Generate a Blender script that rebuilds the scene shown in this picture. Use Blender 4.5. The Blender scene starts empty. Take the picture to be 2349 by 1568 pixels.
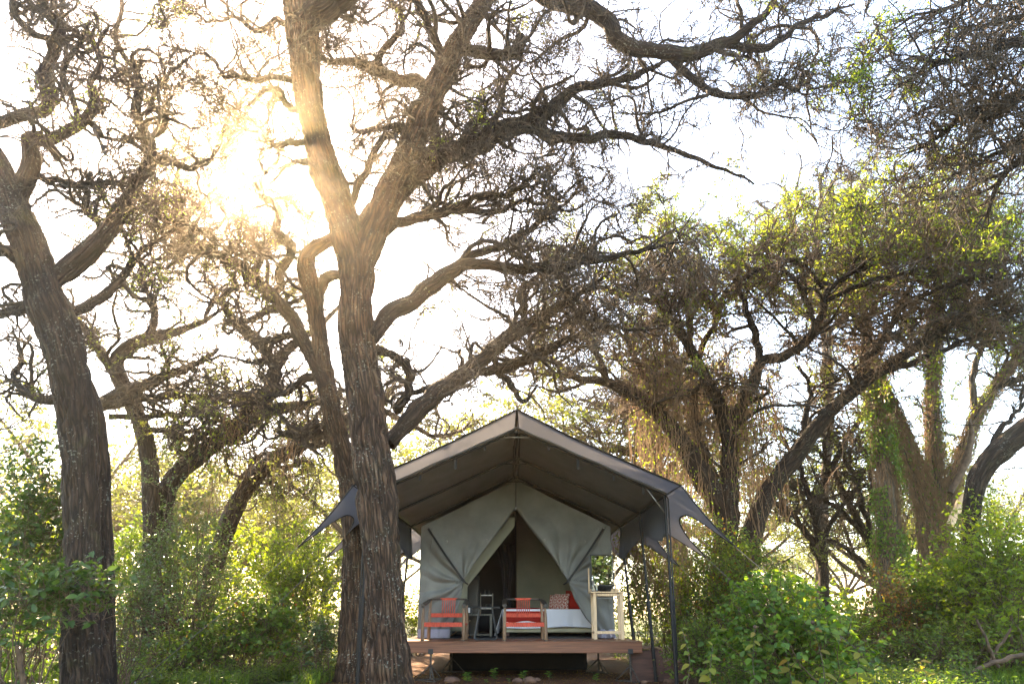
import bpy, math, random
import numpy as np
from mathutils import Vector, Matrix

# ------------------------------------------------------------------ camera, sky, sun, exposure
SC = bpy.context.scene
F = 1566.0                      # focal length in units of a 2349 px wide picture
PITCH = math.radians(14.0)
CZ = 1.05                       # eye height
PY = 1410 - F * math.tan(PITCH)  # principal point row (horizon on row 1410)
cam_d = bpy.data.cameras.new('camera')
cam_d.sensor_width = 36.0
cam_d.lens = 36.0 * F / 2349.0
cam_d.shift_y = (PY - 784.0) / 2349.0
cam_d.clip_start = 0.1
cam_d.clip_end = 2000.0
cam = bpy.data.objects.new('camera', cam_d)
SC.collection.objects.link(cam)
cam.location = (0, 0, CZ)
cam.rotation_euler = (math.radians(90) + PITCH, 0, 0)
SC.camera = cam

SUN_AZ = math.radians(-24.0)    # from +Y towards +X
SUN_EL = math.radians(35.0)
world = bpy.data.worlds.new('World')
SC.world = world
world.use_nodes = True
wn = world.node_tree
for n in list(wn.nodes):
    wn.nodes.remove(n)
w_out = wn.nodes.new('ShaderNodeOutputWorld')
w_bg = wn.nodes.new('ShaderNodeBackground')
w_sky = wn.nodes.new('ShaderNodeTexSky')
w_sky.sky_type = 'NISHITA'
w_sky.sun_disc = False
w_sky.sun_elevation = SUN_EL
w_sky.sun_rotation = SUN_AZ
w_sky.air_density = 1.0
w_sky.dust_density = 0.6
w_sky.ozone_density = 1.0
w_bg.inputs['Strength'].default_value = 0.15
wn.links.new(w_sky.outputs[0], w_bg.inputs['Color'])
wn.links.new(w_bg.outputs[0], w_out.inputs['Surface'])

sun_d = bpy.data.lights.new('sun', 'SUN')
sun_d.energy = 5.0
sun_d.angle = math.radians(0.6)
sun_d.color = (1.0, 0.81, 0.58)
sun = bpy.data.objects.new('sun', sun_d)
SC.collection.objects.link(sun)
sun_dir = Vector((math.sin(SUN_AZ) * math.cos(SUN_EL), math.cos(SUN_AZ) * math.cos(SUN_EL), math.sin(SUN_EL)))
sun.rotation_euler = sun_dir.to_track_quat('Z', 'Y').to_euler()
sun.location = sun_dir * 60

vs = SC.view_settings
vs.view_transform = 'Standard'
vs.look = 'None'
vs.gamma = 1.0
vs.use_curve_mapping = False
vs.exposure = 3.25
vs.use_white_balance = True
vs.white_balance_temperature = 7800
vs.white_balance_tint = 12
SC.cycles.use_denoising = True
SC.cycles.max_bounces = 8
SC.cycles.transparent_max_bounces = 8
SC.cycles.volume_bounces = 0

# ------------------------------------------------------------------ pixel helpers
def ray_t(x, y, Y):
    u = (x - 1174.5) / F
    v = (PY - y) / F
    dy = math.cos(PITCH) - v * math.sin(PITCH)
    dz = math.sin(PITCH) + v * math.cos(PITCH)
    return u, dy, dz, Y / dy
def pt(x, y, Y):
    u, dy, dz, t = ray_t(x, y, Y)
    return np.array((u * t, Y, CZ + dz * t))
def px_size(x, y, Y):
    return ray_t(x, y, Y)[3] / F

# ------------------------------------------------------------------ numeric helpers
def rng_(s):
    return np.random.default_rng(s)
def unit(v):
    return v / np.maximum(np.linalg.norm(v, axis=-1, keepdims=True), 1e-9)
def hash3(i, j, k, s=0):
    n = (i * 73856093) ^ (j * 19349663) ^ (k * 83492791) ^ (s * 2654435)
    n = (n ^ (n >> 13)) * 1274126177
    n = n ^ (n >> 16)
    return (n & 0xffff).astype(np.float64) / 65535.0
def vnoise(p, s=0):
    p = np.asarray(p, dtype=np.float64)
    i = np.floor(p).astype(np.int64)
    f = p - i
    f = f * f * (3 - 2 * f)
    r = 0
    for dx in (0, 1):
        wx = f[..., 0] if dx else 1 - f[..., 0]
        for dy in (0, 1):
            wy = f[..., 1] if dy else 1 - f[..., 1]
            for dz in (0, 1):
                wz = f[..., 2] if dz else 1 - f[..., 2]
                r = r + wx * wy * wz * hash3(i[..., 0] + dx, i[..., 1] + dy, i[..., 2] + dz, s)
    return r

def mesh_np(name, verts, faces, mat=None, smooth=True, attr=None):
    """faces: int array (n,3|4) or list of such arrays."""
    if not isinstance(faces, (list, tuple)):
        faces = [faces]
    faces = [f for f in faces if len(f)]
    me = bpy.data.meshes.new(name)
    verts = np.ascontiguousarray(verts, dtype=np.float32).reshape(-1, 3)
    me.vertices.add(len(verts))
    me.vertices.foreach_set('co', verts.ravel())
    nl = sum(f.size for f in faces)
    nf = sum(len(f) for f in faces)
    me.loops.add(nl)
    me.polygons.add(nf)
    li = np.concatenate([np.asarray(f, dtype=np.int32).ravel() for f in faces])
    tot = np.concatenate([np.full(len(f), f.shape[1], dtype=np.int32) for f in faces])
    st = np.concatenate([[0], np.cumsum(tot)[:-1]]).astype(np.int32)
    me.loops.foreach_set('vertex_index', li)
    me.polygons.foreach_set('loop_start', st)
    if smooth:
        me.polygons.foreach_set('use_smooth', np.ones(nf, dtype=bool))
    if attr is not None:
        a = me.attributes.new('bco', 'FLOAT_VECTOR', 'POINT')
        a.data.foreach_set('vector', np.ascontiguousarray(attr, dtype=np.float32).ravel())
    me.update(calc_edges=True)
    if mat is not None:
        me.materials.append(mat)
    return me

# every part is modelled in world coordinates; a thing's Empty stands at its base
def thing(name, label, cat, loc=(0, 0, 0), group=None, kind=None):
    o = bpy.data.objects.new(name, None)
    o.empty_display_size = 0.1
    o.location = loc
    SC.collection.objects.link(o)
    tag(o, label, cat, group, kind)
    return o
def tag(o, label=None, cat=None, group=None, kind=None):
    if label: o['label'] = label
    if cat: o['category'] = cat
    if group: o['group'] = group
    if kind: o['kind'] = kind
    return o
WL = {}
def world_loc(o):
    v = Vector(o.location)
    p = o.parent
    while p is not None:
        v = v + Vector(p.location)
        p = p.parent
    return v
def part(name, me, parent=None, kind=None, label=None, origin=None):
    """Link a mesh given in world coordinates (only translations are used in parents)."""
    o = bpy.data.objects.new(name, me)
    SC.collection.objects.link(o)
    if parent is not None:
        o.parent = parent
        w = world_loc(parent)
        o.location = -w
    if origin is not None:
        org = Vector(origin)
        me.transform(Matrix.Translation(-org))
        o.location = Vector(o.location) + org
    if kind: o['kind'] = kind
    if label: o['label'] = label
    return o

# ------------------------------------------------------------------ small mesh collector for hard things
class MB:
    def __init__(s):
        s.v = []; s.f = []; s.n = 0
    def add(s, verts, faces):
        for f in faces:
            s.f.append([i + s.n for i in f])
        s.v.extend([tuple(map(float, p)) for p in verts]); s.n += len(verts)
        return s
    def box(s, c, size, rz=0.0, bev=0.0, rx=0.0, ry=0.0):
        sx, sy, sz = [q / 2 for q in size]
        R = Matrix.Rotation(rz, 3, 'Z') @ Matrix.Rotation(ry, 3, 'Y') @ Matrix.Rotation(rx, 3, 'X')
        b = min(bev, sx * .9, sy * .9, sz * .9)
        if b <= 0:
            P = [(x, y, z) for z in (-sz, sz) for (x, y) in ((-sx, -sy), (sx, -sy), (sx, sy), (-sx, sy))]
            Fc = [(3, 2, 1, 0), (4, 5, 6, 7), (0, 1, 5, 4), (1, 2, 6, 5), (2, 3, 7, 6), (3, 0, 4, 7)]
        else:
            P = []
            for (z, k) in ((-sz, b), (-sz + b, 0), (sz - b, 0), (sz, b)):
                X, Yy = sx - k, sy - k
                c2 = b if k == 0 else 0.0
                cb = b * .6
                P += [(-X + cb, -Yy, z), (X - cb, -Yy, z), (X, -Yy + cb, z), (X, Yy - cb, z), (X - cb, Yy, z), (-X + cb, Yy, z), (-X, Yy - cb, z), (-X, -Yy + cb, z)]
            Fc = [tuple(range(7, -1, -1)), tuple(range(24, 32))]
            for r in range(3):
                for i in range(8):
                    j = (i + 1) % 8
                    Fc.append((r * 8 + i, r * 8 + j, r * 8 + 8 + j, r * 8 + 8 + i))
        cv = Vector(c)
        return s.add([R @ Vector(p) + cv for p in P], Fc)
    def tube(s, pts, rad, sides=10, cap=True, sy=1.0):
        pts = [Vector(p) for p in pts]
        K = len(pts)
        if not hasattr(rad, '__len__'): rad = [rad] * K
        T = []
        for i in range(K):
            a = pts[max(i - 1, 0)]; b = pts[min(i + 1, K - 1)]
            T.append((b - a).normalized())
        N = T[0].orthogonal().normalized()
        if abs(T[0].z) < 0.9:
            N = T[0].cross(Vector((0, 0, 1))).normalized()
        V = []
        for i in range(K):
            N = (N - T[i] * N.dot(T[i])).normalized()
            B = T[i].cross(N)
            for k in range(sides):
                a = 2 * math.pi * (k + .5) / sides
                V.append(pts[i] + N * math.cos(a) * rad[i] + B * math.sin(a) * rad[i] * sy)
        Fc = []
        for i in range(K - 1):
            for k in range(sides):
                j = (k + 1) % sides
                Fc.append((i * sides + k, i * sides + j, (i + 1) * sides + j, (i + 1) * sides + k))
        if cap:
            Fc.append(tuple(range(sides - 1, -1, -1)))
            Fc.append(tuple((K - 1) * sides + k for k in range(sides)))
        return s.add(V, Fc)
    def lathe(s, c, prof, sides=24):
        V = []; Fc = []
        for (r, z) in prof:
            for k in range(sides):
                a = 2 * math.pi * k / sides
                V.append((c[0] + r * math.cos(a), c[1] + r * math.sin(a), c[2] + z))
        n = len(prof)
        for i in range(n - 1):
            for k in range(sides):
                j = (k + 1) % sides
                Fc.append((i * sides + k, i * sides + j, (i + 1) * sides + j, (i + 1) * sides + k))
        Fc.append(tuple(range(sides - 1, -1, -1)))
        Fc.append(tuple((n - 1) * sides + k for k in range(sides)))
        return s.add(V, Fc)
    def grid(s, fn, nu, nv):
        V = [fn(i / nu, j / nv) for j in range(nv + 1) for i in range(nu + 1)]
        Fc = [(j * (nu + 1) + i, j * (nu + 1) + i + 1, (j + 1) * (nu + 1) + i + 1, (j + 1) * (nu + 1) + i) for j in range(nv) for i in range(nu)]
        return s.add(V, Fc)
    def build(s, name, mat, parent=None, smooth=False, kind=None, label=None, solid=0.0, origin=None, autosmooth=None):
        me = bpy.data.meshes.new(name)
        me.from_pydata(s.v, [], s.f)
        me.materials.append(mat)
        if smooth:
            me.polygons.foreach_set('use_smooth', np.ones(len(me.polygons), dtype=bool))
            if autosmooth:
                me.set_sharp_from_angle(angle=math.radians(autosmooth))
        me.update()
        o = part(name, me, parent, kind, label, origin)
        if solid:
            m = o.modifiers.new('solid', 'SOLIDIFY'); m.thickness = solid; m.offset = 0.0
        return o

# ------------------------------------------------------------------ materials
def new_mat(name):
    m = bpy.data.materials.new(name)
    m.use_nodes = True
    nt = m.node_tree
    for n in list(nt.nodes):
        nt.nodes.remove(n)
    out = nt.nodes.new('ShaderNodeOutputMaterial')
    return m, nt, out
def N(nt, t, **kw):
    n = nt.nodes.new(t)
    for k, v in kw.items():
        if k in n.inputs: n.inputs[k].default_value = v
        else: setattr(n, k, v)
    return n
def ramp(nt, stops, src=None):
    n = nt.nodes.new('ShaderNodeValToRGB')
    e = n.color_ramp.elements
    while len(e) < len(stops): e.new(0.5)
    for i, (p, c) in enumerate(stops):
        e[i].position = p
        e[i].color = (*c, 1) if len(c) == 3 else c
    if src is not None: nt.links.new(src, n.inputs[0])
    return n
def mix_rgb(nt, a, b, fac, mode='MIX'):
    n = nt.nodes.new('ShaderNodeMix')
    n.data_type = 'RGBA'; n.blend_type = mode
    for sock, v in ((n.inputs[0], fac), (n.inputs[6], a), (n.inputs[7], b)):
        if hasattr(v, 'is_output') or hasattr(v, 'links'): nt.links.new(v, sock)
        elif isinstance(v, (int, float)): sock.default_value = v
        else: sock.default_value = (*v, 1)
    return n.outputs[2]

def mat_plain(name, col, rough=0.6, var=0.12, scale=30, bump=0.0, metal=0.0, spec=0.4, stretch=(1, 1, 1), col2=None):
    m, nt, out = new_mat(name)
    b = N(nt, 'ShaderNodeBsdfPrincipled', Roughness=rough, Metallic=metal)
    b.inputs['Specular IOR Level'].default_value = spec
    tc = N(nt, 'ShaderNodeTexCoord')
    mp = N(nt, 'ShaderNodeMapping'); mp.inputs['Scale'].default_value = stretch
    nt.links.new(tc.outputs['Object'], mp.inputs[0])
    no = N(nt, 'ShaderNodeTexNoise', Scale=scale, Detail=6.0)
    nt.links.new(mp.outputs[0], no.inputs['Vector'])
    c2 = col2 if col2 else tuple(c * (1 - var * 2.2) for c in col)
    c3 = tuple(min(1, c * (1 + var)) for c in col)
    r = ramp(nt, [(0.25, c2), (0.7, c3)], no.outputs[0])
    nt.links.new(r.outputs[0], b.inputs['Base Color'])
    if bump:
        bp = N(nt, 'ShaderNodeBump', Strength=bump, Distance=0.01)
        nt.links.new(no.outputs[0], bp.inputs['Height'])
        nt.links.new(bp.outputs[0], b.inputs['Normal'])
    nt.links.new(b.outputs[0], out.inputs['Surface'])
    return m

def mat_bark(name, c_dark, c_mid, c_light, lichen=0.5, moss=0.15, k=14.0):
    m, nt, out = new_mat(name)
    L = nt.links.new
    at = N(nt, 'ShaderNodeAttribute', attribute_name='bco')
    mp = N(nt, 'ShaderNodeMapping'); mp.inputs['Scale'].default_value = (1, 1, 0.12)
    L(at.outputs['Vector'], mp.inputs[0])
    vo = N(nt, 'ShaderNodeTexVoronoi', Scale=k * 1.35); vo.feature = 'DISTANCE_TO_EDGE'
    wn_ = N(nt, 'ShaderNodeTexNoise', Scale=k * 0.9, Detail=4.0)
    L(mp.outputs[0], wn_.inputs['Vector'])
    add = N(nt, 'ShaderNodeVectorMath', operation='MULTIPLY_ADD')
    add.inputs[1].default_value = (0.07, 0.07, 0.07)
    L(wn_.outputs['Color'], add.inputs[0]); L(mp.outputs[0], add.inputs[2])
    L(add.outputs[0], vo.inputs['Vector'])
    n2 = N(nt, 'ShaderNodeTexNoise', Scale=k * 2.6, Detail=8.0, Roughness=0.6)
    L(mp.outputs[0], n2.inputs['Vector'])
    r1 = ramp(nt, [(0.0, (0, 0, 0)), (0.25, (1, 1, 1))], vo.outputs['Distance'])
    r2 = ramp(nt, [(0.28, c_dark), (0.5, c_mid), (0.75, c_light)], n2.outputs[0])
    col = mix_rgb(nt, c_dark, r2.outputs[0], r1.outputs[0])
    n3 = N(nt, 'ShaderNodeTexNoise', Scale=2.2, Detail=3.0)
    L(at.outputs['Vector'], n3.inputs['Vector'])
    r3 = ramp(nt, [(0.35, (0.75, 0.6, 0.5)), (0.65, (1.05, 1.05, 1.05))], n3.outputs[0])
    col = mix_rgb(nt, col, r3.outputs[0], 0.7, 'MULTIPLY')
    n4 = N(nt, 'ShaderNodeTexNoise', Scale=34.0, Detail=3.0)
    L(at.outputs['Vector'], n4.inputs['Vector'])
    n5 = N(nt, 'ShaderNodeTexNoise', Scale=3.0, Detail=2.0)
    L(at.outputs['Vector'], n5.inputs['Vector'])
    s1 = ramp(nt, [(0.60, (0, 0, 0)), (0.66, (1, 1, 1))], n4.outputs[0])
    s2 = ramp(nt, [(0.45, (0, 0, 0)), (0.62, (1, 1, 1))], n5.outputs[0])
    mu = N(nt, 'ShaderNodeMath', operation='MULTIPLY')
    L(s1.outputs[0], mu.inputs[0]); L(s2.outputs[0], mu.inputs[1])
    mu2 = N(nt, 'ShaderNodeMath', operation='MULTIPLY'); mu2.inputs[1].default_value = lichen
    L(mu.outputs[0], mu2.inputs[0])
    col = mix_rgb(nt, col, (0.30, 0.31, 0.26), mu2.outputs[0])
    s3 = ramp(nt, [(0.58, (0, 0, 0)), (0.8, (moss, moss, moss))], n3.outputs[0])
    col = mix_rgb(nt, col, (0.10, 0.10, 0.03), s3.outputs[0])
    b = N(nt, 'ShaderNodeBsdfPrincipled', Roughness=0.85)
    b.inputs['Specular IOR Level'].default_value = 0.25
    L(col, b.inputs['Base Color'])
    h = N(nt, 'ShaderNodeMath', operation='MULTIPLY_ADD'); h.inputs[1].default_value = 0.45
    L(n2.outputs[0], h.inputs[0]); L(r1.outputs[0], h.inputs[2])
    bp = N(nt, 'ShaderNodeBump', Strength=0.9, Distance=0.02)
    L(h.outputs[0], bp.inputs['Height']); L(bp.outputs[0], b.inputs['Normal'])
    L(b.outputs[0], out.inputs['Surface'])
    return m

def mat_leaf(name, cols, rough=0.45, trans=0.42, spec=0.35, tboost=2.3, tint=(1.15, 1.0, 0.40)):
    trans = min(.6, trans + .12)
    """cols: colours picked at random leaf by leaf."""
    m, nt, out = new_mat(name)
    L = nt.links.new
    ge = N(nt, 'ShaderNodeNewGeometry')
    st = [(i / max(1, len(cols) - 1), c) for i, c in enumerate(cols)]
    oi = N(nt, 'ShaderNodeObjectInfo')
    ad = N(nt, 'ShaderNodeMath', operation='ADD'); L(ge.outputs['Random Per Island'], ad.inputs[0]); L(oi.outputs['Random'], ad.inputs[1])
    fr = N(nt, 'ShaderNodeMath', operation='FRACT'); L(ad.outputs[0], fr.inputs[0])
    r = ramp(nt, st, fr.outputs[0])
    b = N(nt, 'ShaderNodeBsdfPrincipled', Roughness=rough)
    b.inputs['Specular IOR Level'].default_value = spec
    L(r.outputs[0], b.inputs['Base Color'])
    tr = N(nt, 'ShaderNodeBsdfTranslucent')
    tc = mix_rgb(nt, r.outputs[0], tuple(t * tboost for t in tint), 1.0, 'MULTIPLY')
    L(tc, tr.inputs['Color'])
    mx = N(nt, 'ShaderNodeMixShader', Fac=trans)
    L(b.outputs[0], mx.inputs[1]); L(tr.outputs[0], mx.inputs[2])
    L(mx.outputs[0], out.inputs['Surface'])
    return m

def mat_cloth(name, col, trans=0.15, rough=0.85, scale=220, var=0.1, tcol=None, big=0.08, sheen=0.0, bump=0.15):
    m, nt, out = new_mat(name)
    L = nt.links.new
    tc = N(nt, 'ShaderNodeTexCoord')
    n1 = N(nt, 'ShaderNodeTexNoise', Scale=scale, Detail=2.0)
    n2 = N(nt, 'ShaderNodeTexNoise', Scale=2.5, Detail=5.0)
    L(tc.outputs['Object'], n1.inputs['Vector']); L(tc.outputs['Object'], n2.inputs['Vector'])
    r1 = ramp(nt, [(0.3, tuple(c * (1 - var) for c in col)), (0.7, tuple(c * (1 + var) for c in col))], n1.outputs[0])
    r2 = ramp(nt, [(0.3, (1 - big * 2,) * 3), (0.7, (1 + big,) * 3)], n2.outputs[0])
    c = mix_rgb(nt, r1.outputs[0], r2.outputs[0], 1.0, 'MULTIPLY')
    b = N(nt, 'ShaderNodeBsdfPrincipled', Roughness=rough)
    b.inputs['Specular IOR Level'].default_value = 0.3
    L(c, b.inputs['Base Color'])
    bp = N(nt, 'ShaderNodeBump', Strength=bump, Distance=0.004)
    L(n1.outputs[0], bp.inputs['Height']); L(bp.outputs[0], b.inputs['Normal'])
    tr = N(nt, 'ShaderNodeBsdfTranslucent')
    tr.inputs['Color'].default_value = (*(tcol or col), 1)
    mx = N(nt, 'ShaderNodeMixShader', Fac=trans)
    L(b.outputs[0], mx.inputs[1]); L(tr.outputs[0], mx.inputs[2])
    L(mx.outputs[0], out.inputs['Surface'])
    return m

M = {}
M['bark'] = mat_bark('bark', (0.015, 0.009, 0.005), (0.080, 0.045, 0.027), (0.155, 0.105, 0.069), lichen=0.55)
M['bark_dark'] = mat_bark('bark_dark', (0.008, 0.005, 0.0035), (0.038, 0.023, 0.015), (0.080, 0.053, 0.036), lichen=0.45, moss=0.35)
M['bark_pale'] = mat_bark('bark_pale', (0.06, 0.05, 0.04), (0.15, 0.125, 0.10), (0.28, 0.25, 0.21), lichen=0.4, moss=0.2, k=9)
M['branch'] = mat_plain('branch_bark', (0.038, 0.025, 0.017), rough=0.85, var=0.35, scale=18, bump=0.5, col2=(0.012, 0.008, 0.006))
M['twig'] = mat_plain('twig_bark', (0.065, 0.045, 0.030), rough=0.85, var=0.3, scale=6, col2=(0.025, 0.017, 0.011))
M['twig_red'] = mat_plain('dry_twig', (0.14, 0.085, 0.05), rough=0.85, var=0.3, scale=5, col2=(0.06, 0.035, 0.02))
M['vine'] = mat_plain('dry_vine', (0.24, 0.145, 0.080), rough=0.9, var=0.3, scale=7, col2=(0.10, 0.058, 0.030))
M['acacia_leaf'] = mat_leaf('acacia_leaf', [(0.05, 0.085, 0.012), (0.10, 0.17, 0.025), (0.16, 0.20, 0.03)], trans=0.5)
M['acacia_leaf_dull'] = mat_leaf('acacia_leaf_dull', [(0.06, 0.075, 0.02), (0.11, 0.12, 0.035), (0.11, 0.15, 0.03)], trans=0.5, tint=(1.0, 1.0, 0.5), tboost=2.0)
M['leaf_dark'] = mat_leaf('leaf_dark', [(0.020, 0.045, 0.012), (0.035, 0.075, 0.018), (0.05, 0.10, 0.02)], rough=0.38, trans=0.3)
M['leaf_mid'] = mat_leaf('leaf_mid', [(0.035, 0.075, 0.012), (0.065, 0.125, 0.020), (0.095, 0.155, 0.025)], rough=0.5, trans=0.35)
M['leaf_bush'] = mat_leaf('leaf_bush', [(0.035, 0.08, 0.014), (0.06, 0.13, 0.022), (0.095, 0.175, 0.03), (0.13, 0.185, 0.03)], rough=0.5, trans=0.35)
M['leaf_light'] = mat_leaf('leaf_light', [(0.06, 0.11, 0.015), (0.11, 0.18, 0.02), (0.16, 0.21, 0.025)], rough=0.45, trans=0.5)
M['leaf_glossy'] = mat_leaf('leaf_glossy', [(0.025, 0.055, 0.015), (0.045, 0.09, 0.022), (0.07, 0.12, 0.03)], rough=0.28, trans=0.3, spec=0.7)
M['leaf_ground'] = mat_leaf('leaf_ground', [(0.05, 0.09, 0.018), (0.08, 0.14, 0.025), (0.12, 0.18, 0.03)], rough=0.45, trans=0.38)
M['leaf_yellow'] = mat_leaf('leaf_yellow', [(0.22, 0.20, 0.03), (0.30, 0.27, 0.05), (0.14, 0.20, 0.035), (0.28, 0.16, 0.04)], rough=0.5, trans=0.4, tint=(1.1, 1.0, 0.5), tboost=1.3)
M['leaf_brown'] = mat_leaf('leaf_brown', [(0.10, 0.05, 0.02), (0.16, 0.07, 0.025), (0.12, 0.10, 0.02), (0.2, 0.14, 0.04)], rough=0.6, trans=0.4, tint=(1.1, 0.9, 0.5))
M['leaf_darkened'] = mat_leaf('leaf_darkened', [(0.014, 0.032, 0.006), (0.026, 0.056, 0.009), (0.036, 0.06, 0.012)], rough=0.7, trans=0.1, spec=0.15)  # leaf colours darkened to keep the sunlit mirror bush from blowing out
M['grass'] = mat_leaf('grass_blade', [(0.06, 0.12, 0.02), (0.10, 0.19, 0.03), (0.15, 0.20, 0.05)], rough=0.5, trans=0.45)
M['stem'] = mat_plain('stem', (0.10, 0.085, 0.05), rough=0.8, var=0.3, scale=12)
M['stem_brown'] = mat_plain('stem_brown', (0.10, 0.062, 0.04), rough=0.85, var=0.3, scale=12)

# ------------------------------------------------------------------ ground
def ground_z(x, y):
    p = np.stack([np.asarray(x) * 0.35, np.asarray(y) * 0.35, np.zeros_like(np.asarray(x, dtype=float))], -1)
    q = np.stack([np.asarray(x) * 1.7, np.asarray(y) * 1.7, np.zeros_like(np.asarray(x, dtype=float)) + 5], -1)
    d = np.maximum(np.abs(np.asarray(x)) - 3.0, 0.0)
    amp = np.clip(d / 5.0, 0.15, 1.0)
    return (vnoise(p, 3) - 0.5) * 0.30 * amp + (vnoise(q, 4) - 0.5) * 0.05
def make_ground():
    ax = np.concatenate([-np.geomspace(300, 12.2, 40), np.linspace(-12, 12, 91), np.geomspace(12.2, 300, 40)])
    ay = np.concatenate([-np.geomspace(300, 4.2, 30) + 0, np.linspace(-4, 22, 95), np.geomspace(22.3, 300, 40)])
    X, Y = np.meshgrid(ax, ay)
    Z = ground_z(X, Y)
    far = np.clip((np.hypot(X, Y) - 40) / 60, 0, 1)
    Z = Z * (1 - far)
    V = np.stack([X, Y, Z], -1).reshape(-1, 3)
    nx = len(ax); ny = len(ay)
    i, j = np.meshgrid(np.arange(nx - 1), np.arange(ny - 1))
    a = (j * nx + i).ravel()
    Fq = np.stack([a, a + 1, a + nx + 1, a + nx], -1)
    m, nt, out = new_mat('soil')
    L = nt.links.new
    tc = N(nt, 'ShaderNodeTexCoord')
    n1 = N(nt, 'ShaderNodeTexNoise', Scale=0.9, Detail=8.0, Roughness=0.6)
    n2 = N(nt, 'ShaderNodeTexNoise', Scale=22.0, Detail=8.0, Roughness=0.7)
    n3 = N(nt, 'ShaderNodeTexVoronoi', Scale=38.0)
    for n in (n1, n2, n3): L(tc.outputs['Object'], n.inputs['Vector'])
    r1 = ramp(nt, [(0.3, (0.055, 0.022, 0.012)), (0.55, (0.10, 0.042, 0.022)), (0.75, (0.15, 0.075, 0.04))], n2.outputs[0])
    r2 = ramp(nt, [(0.35, (0.7, 0.7, 0.7)), (0.7, (1.15, 1.1, 1.0))], n1.outputs[0])
    c = mix_rgb(nt, r1.outputs[0], r2.outputs[0], 1.0, 'MULTIPLY')
    litter = ramp(nt, [(0.10, (1, 1, 1)), (0.16, (0, 0, 0))], n3.outputs['Distance'])
    mu = N(nt, 'ShaderNodeMath', operation='MULTIPLY'); mu.inputs[1].default_value = 0.5
    L(litter.outputs[0], mu.inputs[0])
    c = mix_rgb(nt, c, (0.19, 0.13, 0.08), mu.outputs[0])
    # undergrowth tint away from the trodden camp floor
    sep = N(nt, 'ShaderNodeSeparateXYZ'); L(tc.outputs['Object'], sep.inputs[0])
    ab = N(nt, 'ShaderNodeMath', operation='ABSOLUTE'); L(sep.outputs[0], ab.inputs[0])
    jit = N(nt, 'ShaderNodeMath', operation='MULTIPLY_ADD'); jit.inputs[1].default_value = 2.2
    L(n1.outputs[0], jit.inputs[0]); L(ab.outputs[0], jit.inputs[2])
    mr = N(nt, 'ShaderNodeMapRange'); mr.inputs[1].default_value = 3.6; mr.inputs[2].default_value = 4.6
    L(jit.outputs[0], mr.inputs[0])
    g = ramp(nt, [(0.3, (0.035, 0.045, 0.012)), (0.6, (0.06, 0.085, 0.02)), (0.8, (0.10, 0.075, 0.035))], n2.outputs[0])
    c = mix_rgb(nt, c, g.outputs[0], mr.outputs[0])
    b = N(nt, 'ShaderNodeBsdfPrincipled', Roughness=0.95)
    b.inputs['Specular IOR Level'].default_value = 0.15
    L(c, b.inputs['Base Color'])
    bp = N(nt, 'ShaderNodeBump', Strength=0.8, Distance=0.03)
    L(n2.outputs[0], bp.inputs['Height']); L(bp.outputs[0], b.inputs['Normal'])
    L(b.outputs[0], out.inputs['Surface'])
    o = part('ground', mesh_np('ground', V, Fq, m), kind='structure')
make_ground()
def gz(x, y):
    return float(ground_z(np.array([x]), np.array([y]))[0])

# ------------------------------------------------------------------ tubes and branching
def tubes(P, R, S, bark=False, disp=None, cap=False):
    """P (M,K,3), R (M,K) -> verts, quads, bark coordinates"""
    P = np.asarray(P, dtype=np.float64); R = np.asarray(R, dtype=np.float64)
    Mn, K, _ = P.shape
    T = np.empty_like(P)
    T[:, 1:-1] = P[:, 2:] - P[:, :-2]
    T[:, 0] = P[:, 1] - P[:, 0]
    T[:, -1] = P[:, -1] - P[:, -2]
    T = unit(T)
    ref = np.where(np.abs(T[:, 0, 2:3]) < 0.9, np.array([[0, 0, 1.0]]), np.array([[1.0, 0, 0]]))
    n = unit(np.cross(T[:, 0], ref))
    ang = 2 * np.pi * np.arange(S) / S
    ca, sa = np.cos(ang), np.sin(ang)
    V = np.empty((Mn, K, S, 3)); NR = np.empty((Mn, K, S, 3))
    for k in range(K):
        n = unit(n - T[:, k] * np.sum(n * T[:, k], -1, keepdims=True))
        b = np.cross(T[:, k], n)
        d = n[:, None, :] * ca[None, :, None] + b[:, None, :] * sa[None, :, None]
        NR[:, k] = d
        V[:, k] = P[:, k, None, :] + d * R[:, k, None, None]
    att = None
    if bark:
        s = np.concatenate([np.zeros((Mn, 1)), np.cumsum(np.linalg.norm(np.diff(P, axis=1), axis=-1), 1)], 1)
        R0 = np.maximum(R.mean(1, keepdims=True), 0.02) * np.ones_like(R)
        R0 = 0.5 * R0 + 0.5 * R
        att = np.stack([R0[:, :, None] * ca, R0[:, :, None] * sa, np.broadcast_to(s[:, :, None], (Mn, K, S))], -1)
        off = (np.arange(Mn) * 3.7)[:, None, None]
        att = att + np.stack([off * np.ones_like(att[..., 0]), 0 * att[..., 0], 0 * att[..., 0]], -1)
        if disp is not None:
            V = V + NR * disp(att, R)[..., None]
    idx = np.arange(Mn * K * S).reshape(Mn, K, S)
    a = idx[:, :-1, :]; c = idx[:, 1:, :]
    Q = np.stack([a, np.roll(a, -1, 2), np.roll(c, -1, 2), c], -1).reshape(-1, 4)
    return V.reshape(-1, 3), Q, (att.reshape(-1, 3) if att is not None else None)

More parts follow.
